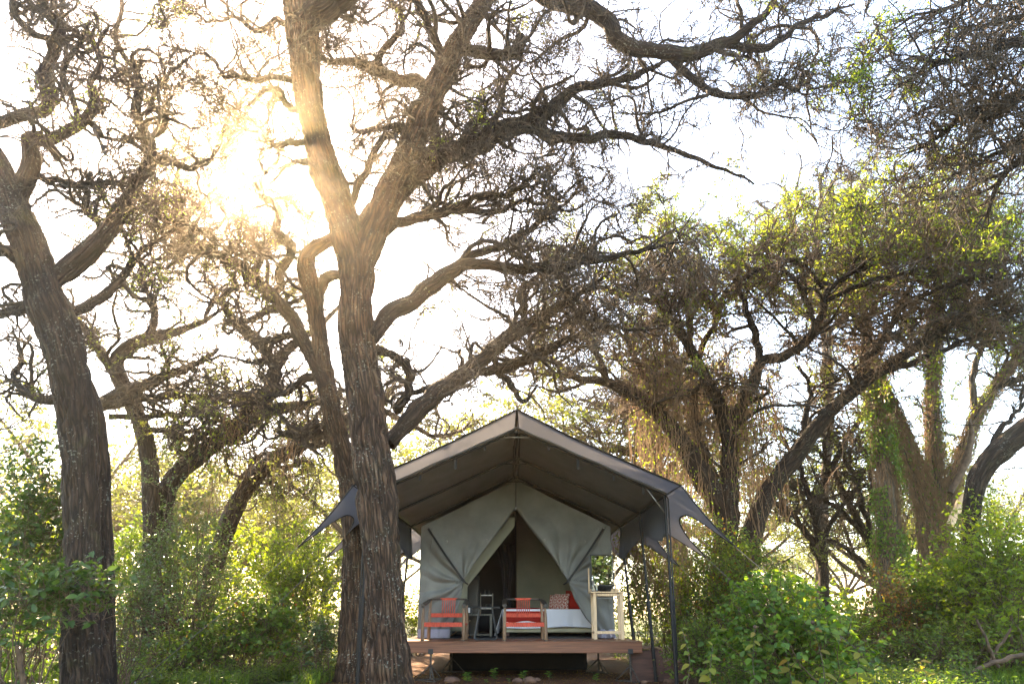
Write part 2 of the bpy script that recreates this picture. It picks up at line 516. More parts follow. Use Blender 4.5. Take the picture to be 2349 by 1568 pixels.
def bark_disp(att, R):
    """furrowed bark: long ridges broken into plates, plus slow lumps"""
    p = att * np.array([12.0, 12.0, 1.7])
    w = vnoise(att * np.array([5.0, 5.0, 3.0]), 9) - 0.5
    p = p + np.stack([w * 2.2, -w * 1.7, w], -1)
    n1 = 1 - np.abs(2 * vnoise(p, 1) - 1)
    n2 = 1 - np.abs(2 * vnoise(p * np.array([2.1, 2.1, 1.9]), 2) - 1)
    n4 = 1 - np.abs(2 * vnoise(att * np.array([5.0, 5.0, 7.5]) + w[..., None] * 3, 6) - 1)
    kn = vnoise(att * np.array([3.1, 3.1, 2.6]) + 11, 8)
    lump = vnoise(att * np.array([2.0, 2.0, 1.1]), 5) - 0.5
    am = np.clip(R / 0.28, 0.15, 1.0)[..., None]
    return am * (-0.054 * n1 ** 3.0 - 0.014 * n2 ** 2 - 0.022 * n4 ** 6 + 0.010) + lump * 0.16 * R[..., None] + am * 0.05 * np.clip(kn - .72, 0, 1) * 3

def resample(pts, rad, K):
    """Catmull-Rom through the traced points, K samples evenly along the curve"""
    P = np.asarray(pts, float); r = np.asarray(rad, float)
    Q = np.vstack([2 * P[0] - P[1], P, 2 * P[-1] - P[-2]])
    out = []; ro = []
    for i in range(len(P) - 1):
        p0, p1, p2, p3 = Q[i:i + 4]
        for t in np.linspace(0, 1, 9)[:-1]:
            out.append(0.5 * ((2 * p1) + (-p0 + p2) * t + (2 * p0 - 5 * p1 + 4 * p2 - p3) * t * t + (-p0 + 3 * p1 - 3 * p2 + p3) * t ** 3))
            ro.append(r[i] * (1 - t) + r[i + 1] * t)
    out.append(P[-1]); ro.append(r[-1])
    out = np.array(out); ro = np.array(ro)
    s = np.concatenate([[0], np.cumsum(np.linalg.norm(np.diff(out, axis=0), axis=1))])
    g = np.linspace(0, s[-1], K)
    return np.stack([np.interp(g, s, out[:, k]) for k in range(3)], -1), np.interp(g, s, ro)

def trace(pix, Y0, Y1, K=28, gnarl=0.0, rng=None):
    """pixel path [(x,y,r)] with depth running from Y0 to Y1 -> world polyline"""
    n = len(pix)
    pts = []; rad = []
    for i, (x, y, r) in enumerate(pix):
        Y = Y0 + (Y1 - Y0) * i / (n - 1)
        pts.append(pt(x, y, Y)); rad.append(r * px_size(x, y, Y))
    P, R = resample(pts, rad, K)
    if gnarl and rng is not None:
        s = np.arange(K)[:, None] * 0.33 + rng.uniform(0, 99, 3)
        w = np.stack([np.sin(s[:, 0] * 2.1) + np.sin(s[:, 0] * 3.7 + 1), np.sin(s[:, 1] * 1.9), np.sin(s[:, 2] * 2.3) + np.sin(s[:, 2] * 4.1)], -1)
        e = np.clip(np.arange(K) / 4.0, 0, 1)[:, None]
        P = P + w * gnarl * e * 0.5
    return P, R

def spawn(P, R, count, length, K, ang, curl, up=0.0, flat=0.0, ratio=0.55, rmax=1.0, tip=0.15, tmin=0.15, rng=None, outward=None, droop=0.0, rmin=0.002, keep=None, step_noise=0.0):
    """children of the branches P,R; all returned with K points"""
    Mn, Kp, _ = P.shape
    seg = np.linalg.norm(np.diff(P, axis=1), axis=-1).sum(1)
    w = seg / seg.sum()
    pi = rng.choice(Mn, size=count, p=w)
    t = rng.uniform(tmin, 1.0, count) * (Kp - 1)
    i = np.minimum(t.astype(int), Kp - 2)
    f = (t - i)[:, None]
    pos = P[pi, i] * (1 - f) + P[pi, i + 1] * f
    pr = R[pi, i] * (1 - f[:, 0]) + R[pi, i + 1] * f[:, 0]
    tan = unit(P[pi, i + 1] - P[pi, i])
    rv = rng.normal(size=(count, 3))
    rv[:, 2] = rv[:, 2] * (1 - flat) + up
    perp = unit(rv - tan * np.sum(rv * tan, -1, keepdims=True))
    a = rng.uniform(ang[0], ang[1], count)[:, None]
    d = unit(tan * np.cos(a) + perp * np.sin(a))
    ln = rng.uniform(length[0], length[1], count) * (0.55 + 0.45 * rng.random(count))
    r0 = np.clip(pr * ratio * rng.uniform(0.7, 1.1, count), rmin, rmax)
    C = np.empty((count, K, 3)); C[:, 0] = pos
    wv = rng.normal(size=(count, 3)) * curl
    st = (ln / (K - 1))[:, None]
    for k in range(1, K):
        wv = 0.45 * wv + rng.normal(size=(count, 3)) * curl * 0.9
        d = d + np.cross(wv, d)
        d[:, 2] = d[:, 2] * (1 - flat * 0.35) + up * 0.12 - droop * (k / K)
        d = unit(d)
        C[:, k] = C[:, k - 1] + d * st
    g = np.linspace(0, 1, K)[None, :]
    RR = r0[:, None] * (1 - (1 - tip) * g ** 0.9)
    RR = np.maximum(RR, rmin * 0.6)
    m = clear_of_tent(C)
    return C[m], RR[m]

def clear_of_tent(C):
    P = C.reshape(len(C), -1, 3)
    inside = (np.abs(P[..., 0] - .075) < 3.5) & (P[..., 1] > 9.4) & (P[..., 1] < 18.5) & (P[..., 2] < 4.35 - .35 * np.abs(P[..., 0] - .075))
    return ~inside.any(1)

def leafy(pos, dirn, nrm, L, W, kind='diamond', fold=0.25):
    """leaf blades; two folded halves each"""
    pos = np.asarray(pos); n = len(pos)
    dirn = unit(dirn)
    side = unit(np.cross(nrm, dirn))
    nrm = np.cross(dirn, side)
    L = np.broadcast_to(np.asarray(L, float), (n,))[:, None]
    W = np.broadcast_to(np.asarray(W, float), (n,))[:, None]
    if kind == 'diamond':
        V = np.stack([pos, pos + dirn * L * 0.45 + side * W / 2 + nrm * W * fold, pos + dirn * L, pos + dirn * L * 0.45 - side * W / 2 + nrm * W * fold], 1)
        b = np.arange(n)[:, None] * 4
        Fc = np.concatenate([b + np.array([[0, 2, 1]]), b + np.array([[0, 3, 2]])], 0)
    else:
        dr = -nrm * L * 0.12
        V = np.stack([pos, pos + dirn * L * .22 + side * W * .42 + nrm * W * fold, pos + dirn * L * .55 + side * W * .40 + nrm * W * fold * .8 + dr * .4,
                      pos + dirn * L + dr, pos + dirn * L * .55 - side * W * .40 + nrm * W * fold * .8 + dr * .4, pos + dirn * L * .22 - side * W * .42 + nrm * W * fold], 1)
        b = np.arange(n)[:, None] * 6
        Fc = np.concatenate([b + np.array([[0, 3, 2, 1]]), b + np.array([[0, 5, 4, 3]])], 0)
    return V.reshape(-1, 3), Fc

def rand_unit(rng, n):
    return unit(rng.normal(size=(n, 3)))

# ---- sprays of fine twigs, instanced on points
SPRAY_NG = {}
def spray_data(v, what):
    """a curly thorny spray about one unit long, growing along +Z from the origin"""
    rng = rng_(900 + v)
    K = 7
    P = np.zeros((1, K, 3)); d = np.array([0, 0, 1.0]); wv = rng.normal(size=3) * .2
    for k in range(1, K):
        wv = .4 * wv + rng.normal(size=3) * .30
        d = unit(d + np.cross(wv, d)); P[0, k] = P[0, k - 1] + d / (K - 1)
    R = np.linspace(.016, .008, K)[None]
    B1, R1 = spawn(P, R, 11, (.35, .75), 5, (.5, 1.2), .30, 0, 0, .8, .011, .5, .05, rng, rmin=.0065)
    B2, R2 = spawn(np.concatenate([resample(P[0], R[0], 5)[0][None], B1]), np.concatenate([resample(P[0], R[0], 5)[1][None], R1]), 46, (.12, .36), 3, (.5, 1.3), .35, 0, 0, .9, .0075, .6, .1, rng, rmin=.0058)
    if what == 'twig':
        out = [tubes(P, R, 4), tubes(B1, R1, 3), tubes(B2, R2, 3)]
        off = 0; V = []; Fs = []
        for (v_, f_, _) in out:
            V.append(v_); Fs.append(f_ + off); off += len(v_)
        return np.concatenate(V), Fs
    n = 150
    pi = rng.integers(0, len(B2), n); k = rng.integers(0, 3, n)
    pos = B2[pi, k] + rng.normal(size=(n, 3)) * .02
    nn = rand_unit(rng, n)
    V, Fq = leafy(pos, rand_unit(rng, n), nn, rng.uniform(.05, .11, n), rng.uniform(.022, .04, n), fold=.1)
    return V, [Fq]
def spray_group(v, matname, parent, loc, d, size):
    key = (v, matname)
    if key in SPRAY_NG:
        return SPRAY_NG[key]
    what = 'leaf' if 'leaf' in matname else 'twig'
    V, Fs = spray_data(v, what)
    me = mesh_np('branchlet', V, Fs, M[matname], smooth=(what == 'twig'))
    # the pattern spray is itself one branchlet of the tree
    src = bpy.data.objects.new('branchlet' if what == 'twig' else 'leaf_spray', me)
    SC.collection.objects.link(src); src.parent = parent
    src.location = Vector(loc) - world_loc(parent)
    src.rotation_euler = (0, math.acos(max(-1, min(1, d[2]))), math.atan2(d[1], d[0])); src.scale = (size,) * 3
    src['kind'] = 'stuff'
    ng = bpy.data.node_groups.new('spray_on_points', 'GeometryNodeTree')
    ng.interface.new_socket('Geometry', in_out='INPUT', socket_type='NodeSocketGeometry')
    ng.interface.new_socket('Geometry', in_out='OUTPUT', socket_type='NodeSocketGeometry')
    gi = ng.nodes.new('NodeGroupInput'); go = ng.nodes.new('NodeGroupOutput')
    ip = ng.nodes.new('GeometryNodeInstanceOnPoints'); oi = ng.nodes.new('GeometryNodeObjectInfo')
    oi.transform_space = 'ORIGINAL'; oi.inputs['Object'].default_value = src; oi.inputs['As Instance'].default_value = True
    ra = ng.nodes.new('GeometryNodeInputNamedAttribute'); ra.data_type = 'FLOAT_VECTOR'; ra.inputs['Name'].default_value = 'rot'
    sa = ng.nodes.new('GeometryNodeInputNamedAttribute'); sa.data_type = 'FLOAT'; sa.inputs['Name'].default_value = 'scl'
    er = ng.nodes.new('FunctionNodeEulerToRotation')
    at = lambda n: next(q for q in n.outputs if q.name == 'Attribute' and q.enabled)
    L = ng.links.new
    L(gi.outputs[0], ip.inputs['Points']); L(oi.outputs['Geometry'], ip.inputs['Instance'])
    L(at(ra), er.inputs[0]); L(er.outputs[0], ip.inputs['Rotation']); L(at(sa), ip.inputs['Scale'])
    L(ip.outputs[0], go.inputs[0])
    SPRAY_NG[key] = ng
    return ng
def spray_points(parent, name, pos, d, size, matname, rng, nv=5):
    d = unit(d)
    which = (np.abs(pos[:, 0] * 977 + pos[:, 1] * 353 + pos[:, 2] * 129).astype(np.int64)) % nv
    for v in range(nv):
        m = which == v
        if m.sum() < 2: continue
        p = pos[m]; dd = d[m]; sz = size[m]
        ng = spray_group(v, matname, parent, p[0], dd[0], float(sz[0]))
        p, dd, sz = p[1:], dd[1:], sz[1:]
        me = bpy.data.meshes.new(name)
        me.vertices.add(len(p))
        me.vertices.foreach_set('co', np.ascontiguousarray(p, dtype=np.float32).ravel())
        rot = np.stack([np.zeros(len(p)), np.arccos(np.clip(dd[:, 2], -1, 1)), np.arctan2(dd[:, 1], dd[:, 0])], -1)
        a = me.attributes.new('rot', 'FLOAT_VECTOR', 'POINT'); a.data.foreach_set('vector', np.ascontiguousarray(rot, dtype=np.float32).ravel())
        a = me.attributes.new('scl', 'FLOAT', 'POINT'); a.data.foreach_set('value', np.ascontiguousarray(sz, dtype=np.float32))
        me.update()
        o = part(name, me, parent, 'stuff')
        mod = o.modifiers.new('sprays', 'NODES'); mod.node_group = ng

class Tree:
    def __init__(s, name, label, base, seed, group=None, cat='tree'):
        s.o = thing(name, label, cat, base, group)
        s.rng = rng_(seed)
        s.limbs = []
    def stem(s, P, R, sides=20, name='limb', mat='bark', disp=True, origin=True):
        V, Q, A = tubes(P[None], R[None], sides, bark=True, disp=bark_disp if disp else None)
        part(name, mesh_np(name, V, Q, M[mat], attr=A), s.o)
        s.limbs.append((P, R))
    def limb(s, pix, Y0, Y1, K=30, sides=12, gnarl=0.03, mat='bark_dark', name='limb', disp=True):
        P, R = trace(pix, Y0, Y1, K, gnarl, s.rng)
        s.stem(P, R, sides, name, mat, disp)
    def grow(s, n2, n3, n4, n5=0, l2=(0.8, 2.2), l3=(0.4, 1.1), l4=(0.2, 0.6), l5=(0.08, 0.25), curl=(0.45, 0.5, 0.4), up=(0.5, 0.3, 0.1), flat=(0.4, 0.3, 0.2), droop=(0, 0, 0.05),
             leaves=0, leaf=(0.05, 0.022), leafmat='acacia_leaf', mats=('branch', 'twig'), tmin=0.2, skip=1, r2=0.05, leaf_z=None, keep=None, r4=0.006, dens=1.0):
        rng = s.rng
        sc = lambda q, k: (q[0] * k, q[1] * k)
        l2, l3, l4, l5 = sc(l2, 1.35), sc(l3, 1.45), sc(l4, 1.45), sc(l5, 1.5)
        curl = tuple(c * 0.62 for c in curl)
        src = s.limbs[skip:]
        Km = max(len(p) for p, r in src)
        P = np.stack([resample(p, r, Km)[0] for p, r in src]); R = np.stack([resample(p, r, Km)[1] for p, r in src])
        B2, Q2 = spawn(P, R, n2, l2, 12, (0.6, 1.3), curl[0], up[0], flat[0], 0.6, r2, 0.3, tmin, rng, keep=keep)
        LP = [resample(p, r, 12) for p, r in src if r.mean() < 0.13]
        PA = np.concatenate([B2] + [q[0][None] for q in LP]); RA = np.concatenate([Q2] + [q[1][None] for q in LP])
        B3, Q3 = spawn(PA, RA, n3, l3, 7, (0.5, 1.3), curl[1], up[1], flat[1], 0.6, 0.022, 0.35, 0.15, rng, droop=droop[1], rmin=0.005)
        V2, F2, _ = tubes(B2, Q2, 6); V3, F3, _ = tubes(B3, Q3, 3)
        part('branches', mesh_np('branches', np.concatenate([V2, V3]), [F2, F3 + len(V2)], M[mats[0]]), s.o, kind='stuff')
        # fine twigs: sprays set along the branches
        ns = int((n4 + n5 * .5) * .075 * dens)
        h = int(ns * .78)
        def anchors(P_, R_, q, tmin_):
            pi = rng.integers(0, len(P_), q); Kp = P_.shape[1]
            t = rng.uniform(tmin_, 1, q) * (Kp - 1); i = np.minimum(t.astype(int), Kp - 2); f = (t - i)[:, None]
            return P_[pi, i] * (1 - f) + P_[pi, i + 1] * f, unit(P_[pi, i + 1] - P_[pi, i])
        a1, d1 = anchors(B3, Q3, h, .15); a2, d2 = anchors(PA, RA, ns - h, .2)
        a_ = np.concatenate([a1, a2]); d_ = np.concatenate([d1 * .9, d2 * .3])
        rv = rng.normal(size=(ns, 3)); rv[:, 2] = rv[:, 2] * (1 - flat[2]) + up[2] - droop[2] * 2
        d_ = unit(d_ + rv * .55)
        sz = rng.uniform(l4[0] * 1.1, l4[1] * 1.25, ns)
        m = clear_of_tent(np.stack([a_, a_ + d_ * sz[:, None], a_ - np.array([0, 0, .4])], 1))
        a_, d_, sz = a_[m], d_[m], sz[m]; ns = len(a_)
        spray_points(s.o, 'crown', a_, d_, sz, mats[1], rng)
        if leaves:
            if leaf_z is not None:
                wgt = np.clip((a_[:, 2] - leaf_z[0]) / (leaf_z[1] - leaf_z[0]), 0.02, 1.0)
            else:
                wgt = np.ones(ns)
            g = vnoise(a_ * .8 + 3, 77)
            wgt = wgt * np.clip((g - .25) * 3, .05, 1)
            q = min(ns, int(leaves / 60))
            pi = rng.choice(ns, q, replace=False, p=wgt / wgt.sum())
            spray_points(s.o, 'foliage', a_[pi], d_[pi], sz[pi], leafmat, rng)
        s.B2 = B2
        return s

# ------------------------------------------------------------------ trees
def base_at(x, Y):
    p = pt(x, 1410, Y)
    return (p[0], Y, gz(p[0], Y))

def build_trees():
    # --- the tall acacia in front of the tent
    t = Tree('acacia_tree', 'tall acacia with a thick furrowed trunk forking high, standing just before the tent', base_at(893, 9.0), 11)
    P, R = trace([(900, 1720, 70), (895, 1640, 60), (892, 1568, 54), (888, 1480, 49), (884, 1400, 46), (876, 1300, 43), (869, 1200, 43), (860, 1100, 45), (848, 1000, 45), (837, 900, 46), (820, 800, 41), (815, 700, 42), (818, 620, 44), (808, 570, 43), (790, 510, 41), (765, 440, 37), (745, 385, 35), (728, 320, 33), (713, 250, 32), (703, 180, 33), (697, 110, 37), (690, 40, 41), (680, -40, 36), (650, -160, 28)], 9.0, 9.3, 300)
    t.stem(P, R, 130, 'trunk', 'bark')
    P, R = trace([(806, 690, 20), (828, 610, 30), (845, 560, 34), (864, 515, 34), (890, 455, 36), (916, 400, 34), (945, 330, 31), (975, 260, 30), (1000, 200, 29), (1030, 140, 27), (1060, 80, 24), (1100, 20, 22), (1140, -30, 20), (1220, -90, 16)], 9.1, 9.4, 170)
    t.stem(P, R, 76, 'trunk', 'bark')
    L = t.limb
    L([(690, 60, 30), (735, 25, 34), (790, -15, 30), (860, -70, 26), (940, -140, 18)], 9.2, 8.8, 40, 28)
    L([(900, 450, 26), (935, 415, 30), (970, 382, 30), (1010, 352, 27), (1060, 345, 23), (1105, 330, 24), (1140, 302, 25), (1190, 290, 21), (1240, 268, 17), (1290, 228, 14), (1330, 200, 12), (1400, 190, 10), (1480, 165, 7), (1540, 130, 4)], 9.2, 10.4, 70, 20, 0.02)
    L([(1225, 280, 15), (1275, 312, 13), (1340, 320, 12), (1400, 308, 10), (1470, 322, 8), (1560, 350, 6), (1650, 385, 4), (1730, 420, 2.5)], 9.8, 11.0, 44)
    L([(1130, -40, 18), (1190, -55, 18), (1240, -15, 19), (1290, 10, 20), (1350, 20, 20), (1393, 50, 20), (1415, 90, 20), (1450, 110, 18), (1500, 116, 17), (1560, 125, 16), (1620, 114, 15), (1680, 90, 13), (1722, 60, 11), (1760, 25, 9), (1800, -30, 6)], 9.3, 10.0, 70, 18, 0.02)
    L([(1660, 100, 12), (1720, 112, 10), (1770, 105, 9), (1830, 60, 7), (1890, 34, 4), (1960, 10, 2)], 9.9, 10.4, 30)
    L([(1520, 120, 11), (1560, 155, 10), (1595, 185, 10), (1640, 214, 9), (1700, 221, 8), (1750, 216, 8), (1790, 190, 7), (1828, 208, 6), (1842, 168, 5), (1858, 178, 5), (1858, 205, 3.5), (1940, 185, 2)], 9.8, 10.6, 60, 12, 0.0)
    L([(850, 775, 22), (875, 742, 22), (905, 712, 21), (935, 698, 20), (970, 672, 20), (1010, 640, 19), (1050, 614, 17), (1090, 605, 14), (1140, 612, 13), (1200, 616, 12), (1280, 614, 11), (1340, 600, 10), (1400, 590, 8), (1480, 572, 6), (1570, 552, 3)], 9.2, 9.9, 70, 18, 0.02)
    L([(1040, 620, 11), (1095, 582, 10), (1160, 560, 9), (1210, 528, 8), (1250, 498, 6), (1300, 462, 4), (1340, 430, 2.5)], 9.5, 10.5, 36)
    L([(890, 1015, 22), (940, 962, 24), (1000, 902, 22), (1060, 862, 20), (1110, 820, 19), (1150, 786, 18), (1190, 755, 16), (1230, 735, 13), (1290, 700, 11), (1330, 676, 8), (1385, 636, 5), (1430, 610, 3)], 9.4, 11.2, 70, 20, 0.02)
    L([(1080, 852, 12), (1150, 846, 14), (1220, 820, 13), (1280, 790, 10), (1325, 770, 7), (1400, 750, 5), (1480, 760, 3)], 10.4, 11.4, 40)
    L([(1205, 748, 10), (1200, 700, 9), (1195, 665, 8), (1230, 640, 7), (1270, 600, 5), (1290, 560, 3)], 10.6, 11.0, 34)
    L([(878, 530, 16), (930, 506, 13), (1000, 492, 12), (1060, 478, 10), (1130, 488, 7), (1200, 462, 5), (1270, 470, 3)], 9.3, 10.4, 44)
    L([(1040, 484, 9), (1090, 455, 8), (1150, 450, 7), (1200, 425, 6), (1240, 380, 4)], 9.7, 9.0, 34)
    L([(985, 220, 18), (960, 190, 16), (925, 185, 15), (890, 176, 14), (850, 156, 12), (800, 142, 9), (750, 140, 7), (700, 120, 4)], 9.4, 10.2, 44, 12, 0.02)
    L([(850, 158, 9), (872, 130, 9), (890, 105, 8), (925, 55, 7), (900, 0, 6), (880, -60, 4)], 9.8, 9.6, 30)
    L([(1012, 150, 14), (1005, 110, 14), (985, 60, 11), (960, 10, 9), (930, -50, 6)], 9.4, 8.8, 30)
    L([(1058, 110, 16), (1110, 122, 15), (1160, 128, 12), (1190, 118, 12), (1195, 80, 10)], 9.4, 9.0, 30, 14, 0.0)
    L([(1000, 350, 14), (1000, 310, 13), (992, 280, 12), (980, 240, 9)], 9.3, 9.3, 22)
    L([(1110, 330, 12), (1085, 320, 11), (1075, 295, 11), (1095, 275, 10), (1130, 278, 9), (1150, 240, 7), (1160, 190, 5), (1190, 150, 3)], 9.6, 9.9, 44, 12, 0.0)
    L([(860, 800, 14), (900, 815, 11), (935, 845, 10), (940, 885, 11), (925, 920, 12), (905, 940, 12)], 9.5, 9.8, 36)
    L([(930, 905, 8), (980, 890, 8), (1040, 880, 7), (1060, 840, 6), (1055, 800, 4)], 9.7, 10.4, 30)
    L([(1130, 805, 10), (1140, 850, 8), (1170, 880, 8), (1200, 920, 6), (1215, 905, 4), (1235, 885, 2.5)], 10.5, 10.6, 26)
    L([(700, 190, 10), (640, 178, 8), (590, 184, 7), (540, 176, 6), (510, 172, 5), (490, 135, 4), (450, 120, 3), (395, 110, 2)], 9.3, 9.9, 44, 10, 0.02)
    L([(705, 262, 10), (672, 250, 9), (650, 232, 8), (636, 203, 7), (600, 215, 5), (560, 250, 3)], 9.3, 9.7, 36, 10, 0.02)
    L([(715, 330, 9), (670, 326, 8), (628, 332, 6), (590, 300, 4), (540, 310, 2.5)], 9.3, 10.0, 30, 10, 0.03)
    L([(690, 60, 10), (640, 50, 8), (590, 70, 6), (540, 40, 5), (480, 50, 3), (420, 20, 2)], 9.2, 9.8, 36, 10, 0.05)
    L([(740, 400, 10), (700, 370, 7), (660, 380, 5), (620, 420, 3)], 9.3, 10.0, 26, 10, 0.03)
    L([(790, 500, 10), (870, 330, 8), (930, 290, 7), (840, 300, 7), (800, 290, 5)], 9.2, 9.6, 30)
    t.grow(210, 1700, 9000, 9000, dens=1.5, l2=(0.6, 1.9), l3=(0.35, 1.0), l4=(0.18, 0.5), curl=(0.5, 0.5, 0.4), up=(0.35, 0.15, 0.0), flat=(0.3, 0.2, 0.1), droop=(0, 0.05, 0.12), leaves=2200, leaf=(0.04, 0.016), leafmat='acacia_leaf_dull', skip=1, r2=0.045)

    # --- the leaning second stem behind it
    t = Tree('acacia_tree', 'slimmer acacia leaning left close behind the thick-trunked one, beside the tent', base_at(812, 12.0), 12)
    P, R = trace([(806, 1600, 46), (806, 1545, 41), (810, 1480, 35), (812, 1400, 31), (813, 1300, 29), (812, 1200, 28), (806, 1130, 27), (794, 1070, 26), (780, 1010, 25), (765, 950, 24), (752, 900, 23), (742, 840, 22), (733, 780, 21), (725, 720, 21), (716, 670, 22), (706, 630, 23), (703, 600, 20), (715, 575, 18), (745, 556, 16), (775, 540, 15), (820, 510, 12), (850, 470, 9)], 12.0, 11.4, 240)
    t.stem(P, R, 76, 'trunk', 'bark')
    L = t.limb
    L([(728, 705, 15), (735, 660, 15), (750, 636, 13), (778, 630, 11), (810, 640, 8)], 11.7, 11.5, 30, 16, 0.0)
    L([(752, 890, 18), (724, 832, 18), (700, 790, 17), (680, 750, 16), (660, 715, 16), (635, 688, 15), (600, 658, 14), (570, 625, 13), (540, 600, 12), (500, 585, 11), (465, 578, 11), (430, 570, 10), (418, 545, 10), (412, 510, 9), (408, 470, 7), (400, 420, 5), (420, 370, 3)], 11.6, 12.6, 80, 18, 0.015)
    L([(620, 680, 10), (645, 655, 11), (640, 625, 11), (665, 590, 12), (668, 565, 13), (650, 545, 12), (632, 528, 11), (642, 490, 9), (625, 460, 8), (595, 445, 7), (585, 410, 6), (625, 385, 5), (640, 350, 4), (610, 310, 3)], 12.0, 12.4, 60, 12, 0.0)
    L([(480, 582, 9), (490, 560, 8), (475, 530, 9), (440, 530, 8), (430, 505, 7), (455, 470, 5), (500, 430, 3)], 12.4, 12.2, 40, 12, 0.0)
    L([(745, 850, 12), (700, 870, 11), (650, 900, 9), (600, 915, 7), (540, 900, 5), (480, 910, 3)], 11.7, 12.6, 40)
    L([(765, 950, 14), (730, 985, 13), (690, 1000, 10), (640, 990, 7)], 12.0, 12.5, 30)
    L([(700, 790, 9), (660, 770, 8), (610, 780, 7), (560, 750, 5), (520, 765, 3)], 11.9, 12.5, 34)
    t.grow(100, 800, 6000, 5000, dens=0.42, l2=(0.6, 2.0), l3=(0.4, 1.1), l4=(0.2, 0.55), curl=(0.75, 0.7, 0.5), up=(0.5, 0.25, 0.1), flat=(0.3, 0.2, 0.1), leaves=3500, leaf=(0.04, 0.018), leafmat='acacia_leaf_dull', r2=0.05)

    # --- crooked tree with two arms, left of the tent
    t = Tree('acacia_tree', 'dark acacia with two crooked stems growing out of the shrubs left of the tent', base_at(370, 14.5), 13)
    P, R = trace([(352, 1480, 30), (355, 1400, 26), (352, 1330, 24), (350, 1250, 22), (347, 1180, 20), (345, 1100, 19), (340, 1040, 19), (325, 980, 19), (305, 930, 19), (285, 890, 19), (270, 855, 19), (268, 825, 18), (290, 800, 18), (330, 780, 16), (370, 770, 13), (420, 755, 9), (470, 735, 6), (520, 700, 3)], 14.3, 13.6, 150)
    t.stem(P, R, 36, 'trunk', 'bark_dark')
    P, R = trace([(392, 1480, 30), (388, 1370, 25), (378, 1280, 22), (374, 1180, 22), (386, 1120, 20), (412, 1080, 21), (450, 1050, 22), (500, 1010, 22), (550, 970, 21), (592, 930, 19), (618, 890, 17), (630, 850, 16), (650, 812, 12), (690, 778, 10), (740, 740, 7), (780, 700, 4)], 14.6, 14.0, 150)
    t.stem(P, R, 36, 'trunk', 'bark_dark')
    L = t.limb
    L([(632, 850, 14), (608, 805, 12), (570, 772, 10), (540, 738, 10), (515, 705, 9), (512, 680, 8), (540, 655, 7), (530, 630, 5)], 14.2, 14.5, 44, 14, 0.0)
    L([(560, 740, 8), (600, 720, 9), (640, 700, 8), (680, 660, 5)], 14.3, 14.6, 26)
    L([(530, 1005, 15), (580, 968, 14), (620, 942, 14), (670, 932, 13), (720, 924, 11), (780, 900, 6), (830, 890, 3)], 14.3, 14.8, 40, 14)
    L([(280, 870, 12), (245, 830, 12), (215, 785, 11), (185, 740, 8), (150, 700, 5)], 13.9, 13.3, 30)
    L([(300, 800, 12), (345, 760, 9), (355, 720, 9), (345, 680, 7), (320, 640, 6), (350, 600, 5), (400, 590, 3)], 13.8, 14.2, 40, 12, 0.0)
    L([(400, 1090, 8), (415, 1060, 8), (410, 1020, 7), (400, 1000, 6), (425, 975, 4), (435, 960, 3)], 14.4, 14.4, 26)
    L([(330, 985, 9), (380, 990, 8), (440, 1010, 6), (500, 990, 4), (560, 1010, 2.5)], 14, 14.6, 34)
    L([(160, 905, 11), (215, 932, 15), (270, 905, 16), (340, 880, 14), (395, 855, 11), (450, 835, 7), (500, 800, 4)], 13.9, 13.2, 50)
    L([(225, 935, 12), (300, 920, 11), (400, 908, 9), (480, 914, 6), (570, 925, 4), (630, 900, 2)], 13.8, 14.2, 44)
    L([(250, 955, 8), (330, 955, 8), (430, 950, 6), (500, 965, 4), (580, 985, 2.5)], 13.9, 14.6, 40)
    L([(470, 740, 6), (480, 700, 6), (500, 670, 5), (470, 640, 4)], 13.7, 13.9, 20)
    t.grow(130, 950, 7500, 4500, dens=0.3, l2=(0.7, 2.2), l3=(0.4, 1.2), l4=(0.2, 0.6), curl=(0.6, 0.6, 0.45), up=(0.25, 0.15, 0.05), flat=(0.6, 0.5, 0.3), leaves=5000, leaf=(0.045, 0.02), leafmat='acacia_leaf_dull', skip=2, r2=0.045)

    # --- low slanting tree behind
    t = Tree('acacia_tree', 'acacia with one bare limb slanting right out of bushes behind the slim leaning tree', base_at(430, 17), 14)
    P, R = trace([(430, 1480, 26), (455, 1400, 24), (490, 1300, 22), (522, 1205, 21), (550, 1142, 20), (590, 1092, 20), (625, 1054, 19), (670, 1030, 18), (710, 1010, 17), (745, 990, 15), (790, 962, 11), (850, 930, 7), (900, 900, 4)], 17, 16.5, 110)
    t.stem(P, R, 28, 'trunk', 'bark_dark')
    L = t.limb
    L([(700, 1015, 10), (740, 1020, 8), (760, 990, 7), (800, 1000, 5), (860, 980, 3)], 16.6, 17.5, 30)
    L([(560, 1130, 9), (570, 1080, 8), (600, 1040, 6), (650, 1070, 5), (700, 1060, 3)], 17, 18, 34, 12, 0.05)
    L([(850, 930, 8), (920, 960, 7), (1000, 1000, 5), (1060, 985, 4), (1110, 960, 2)], 16.5, 18, 34)
    t.grow(45, 380, 3600, 2000, dens=0.26, l2=(0.8, 2.4), l3=(0.5, 1.3), l4=(0.25, 0.7), curl=(0.75, 0.7, 0.5), up=(0.3, 0.2, 0.1), flat=(0.5, 0.4, 0.3), leaves=3000, leaf=(0.05, 0.025), leafmat='acacia_leaf_dull', skip=0, tmin=0.45, r2=0.05)

    # --- massive tree at the left
    t = Tree('acacia_tree', 'massive dark acacia with deeply ridged trunk bending left, behind the leafy sapling', base_at(198, 8.4), 15)
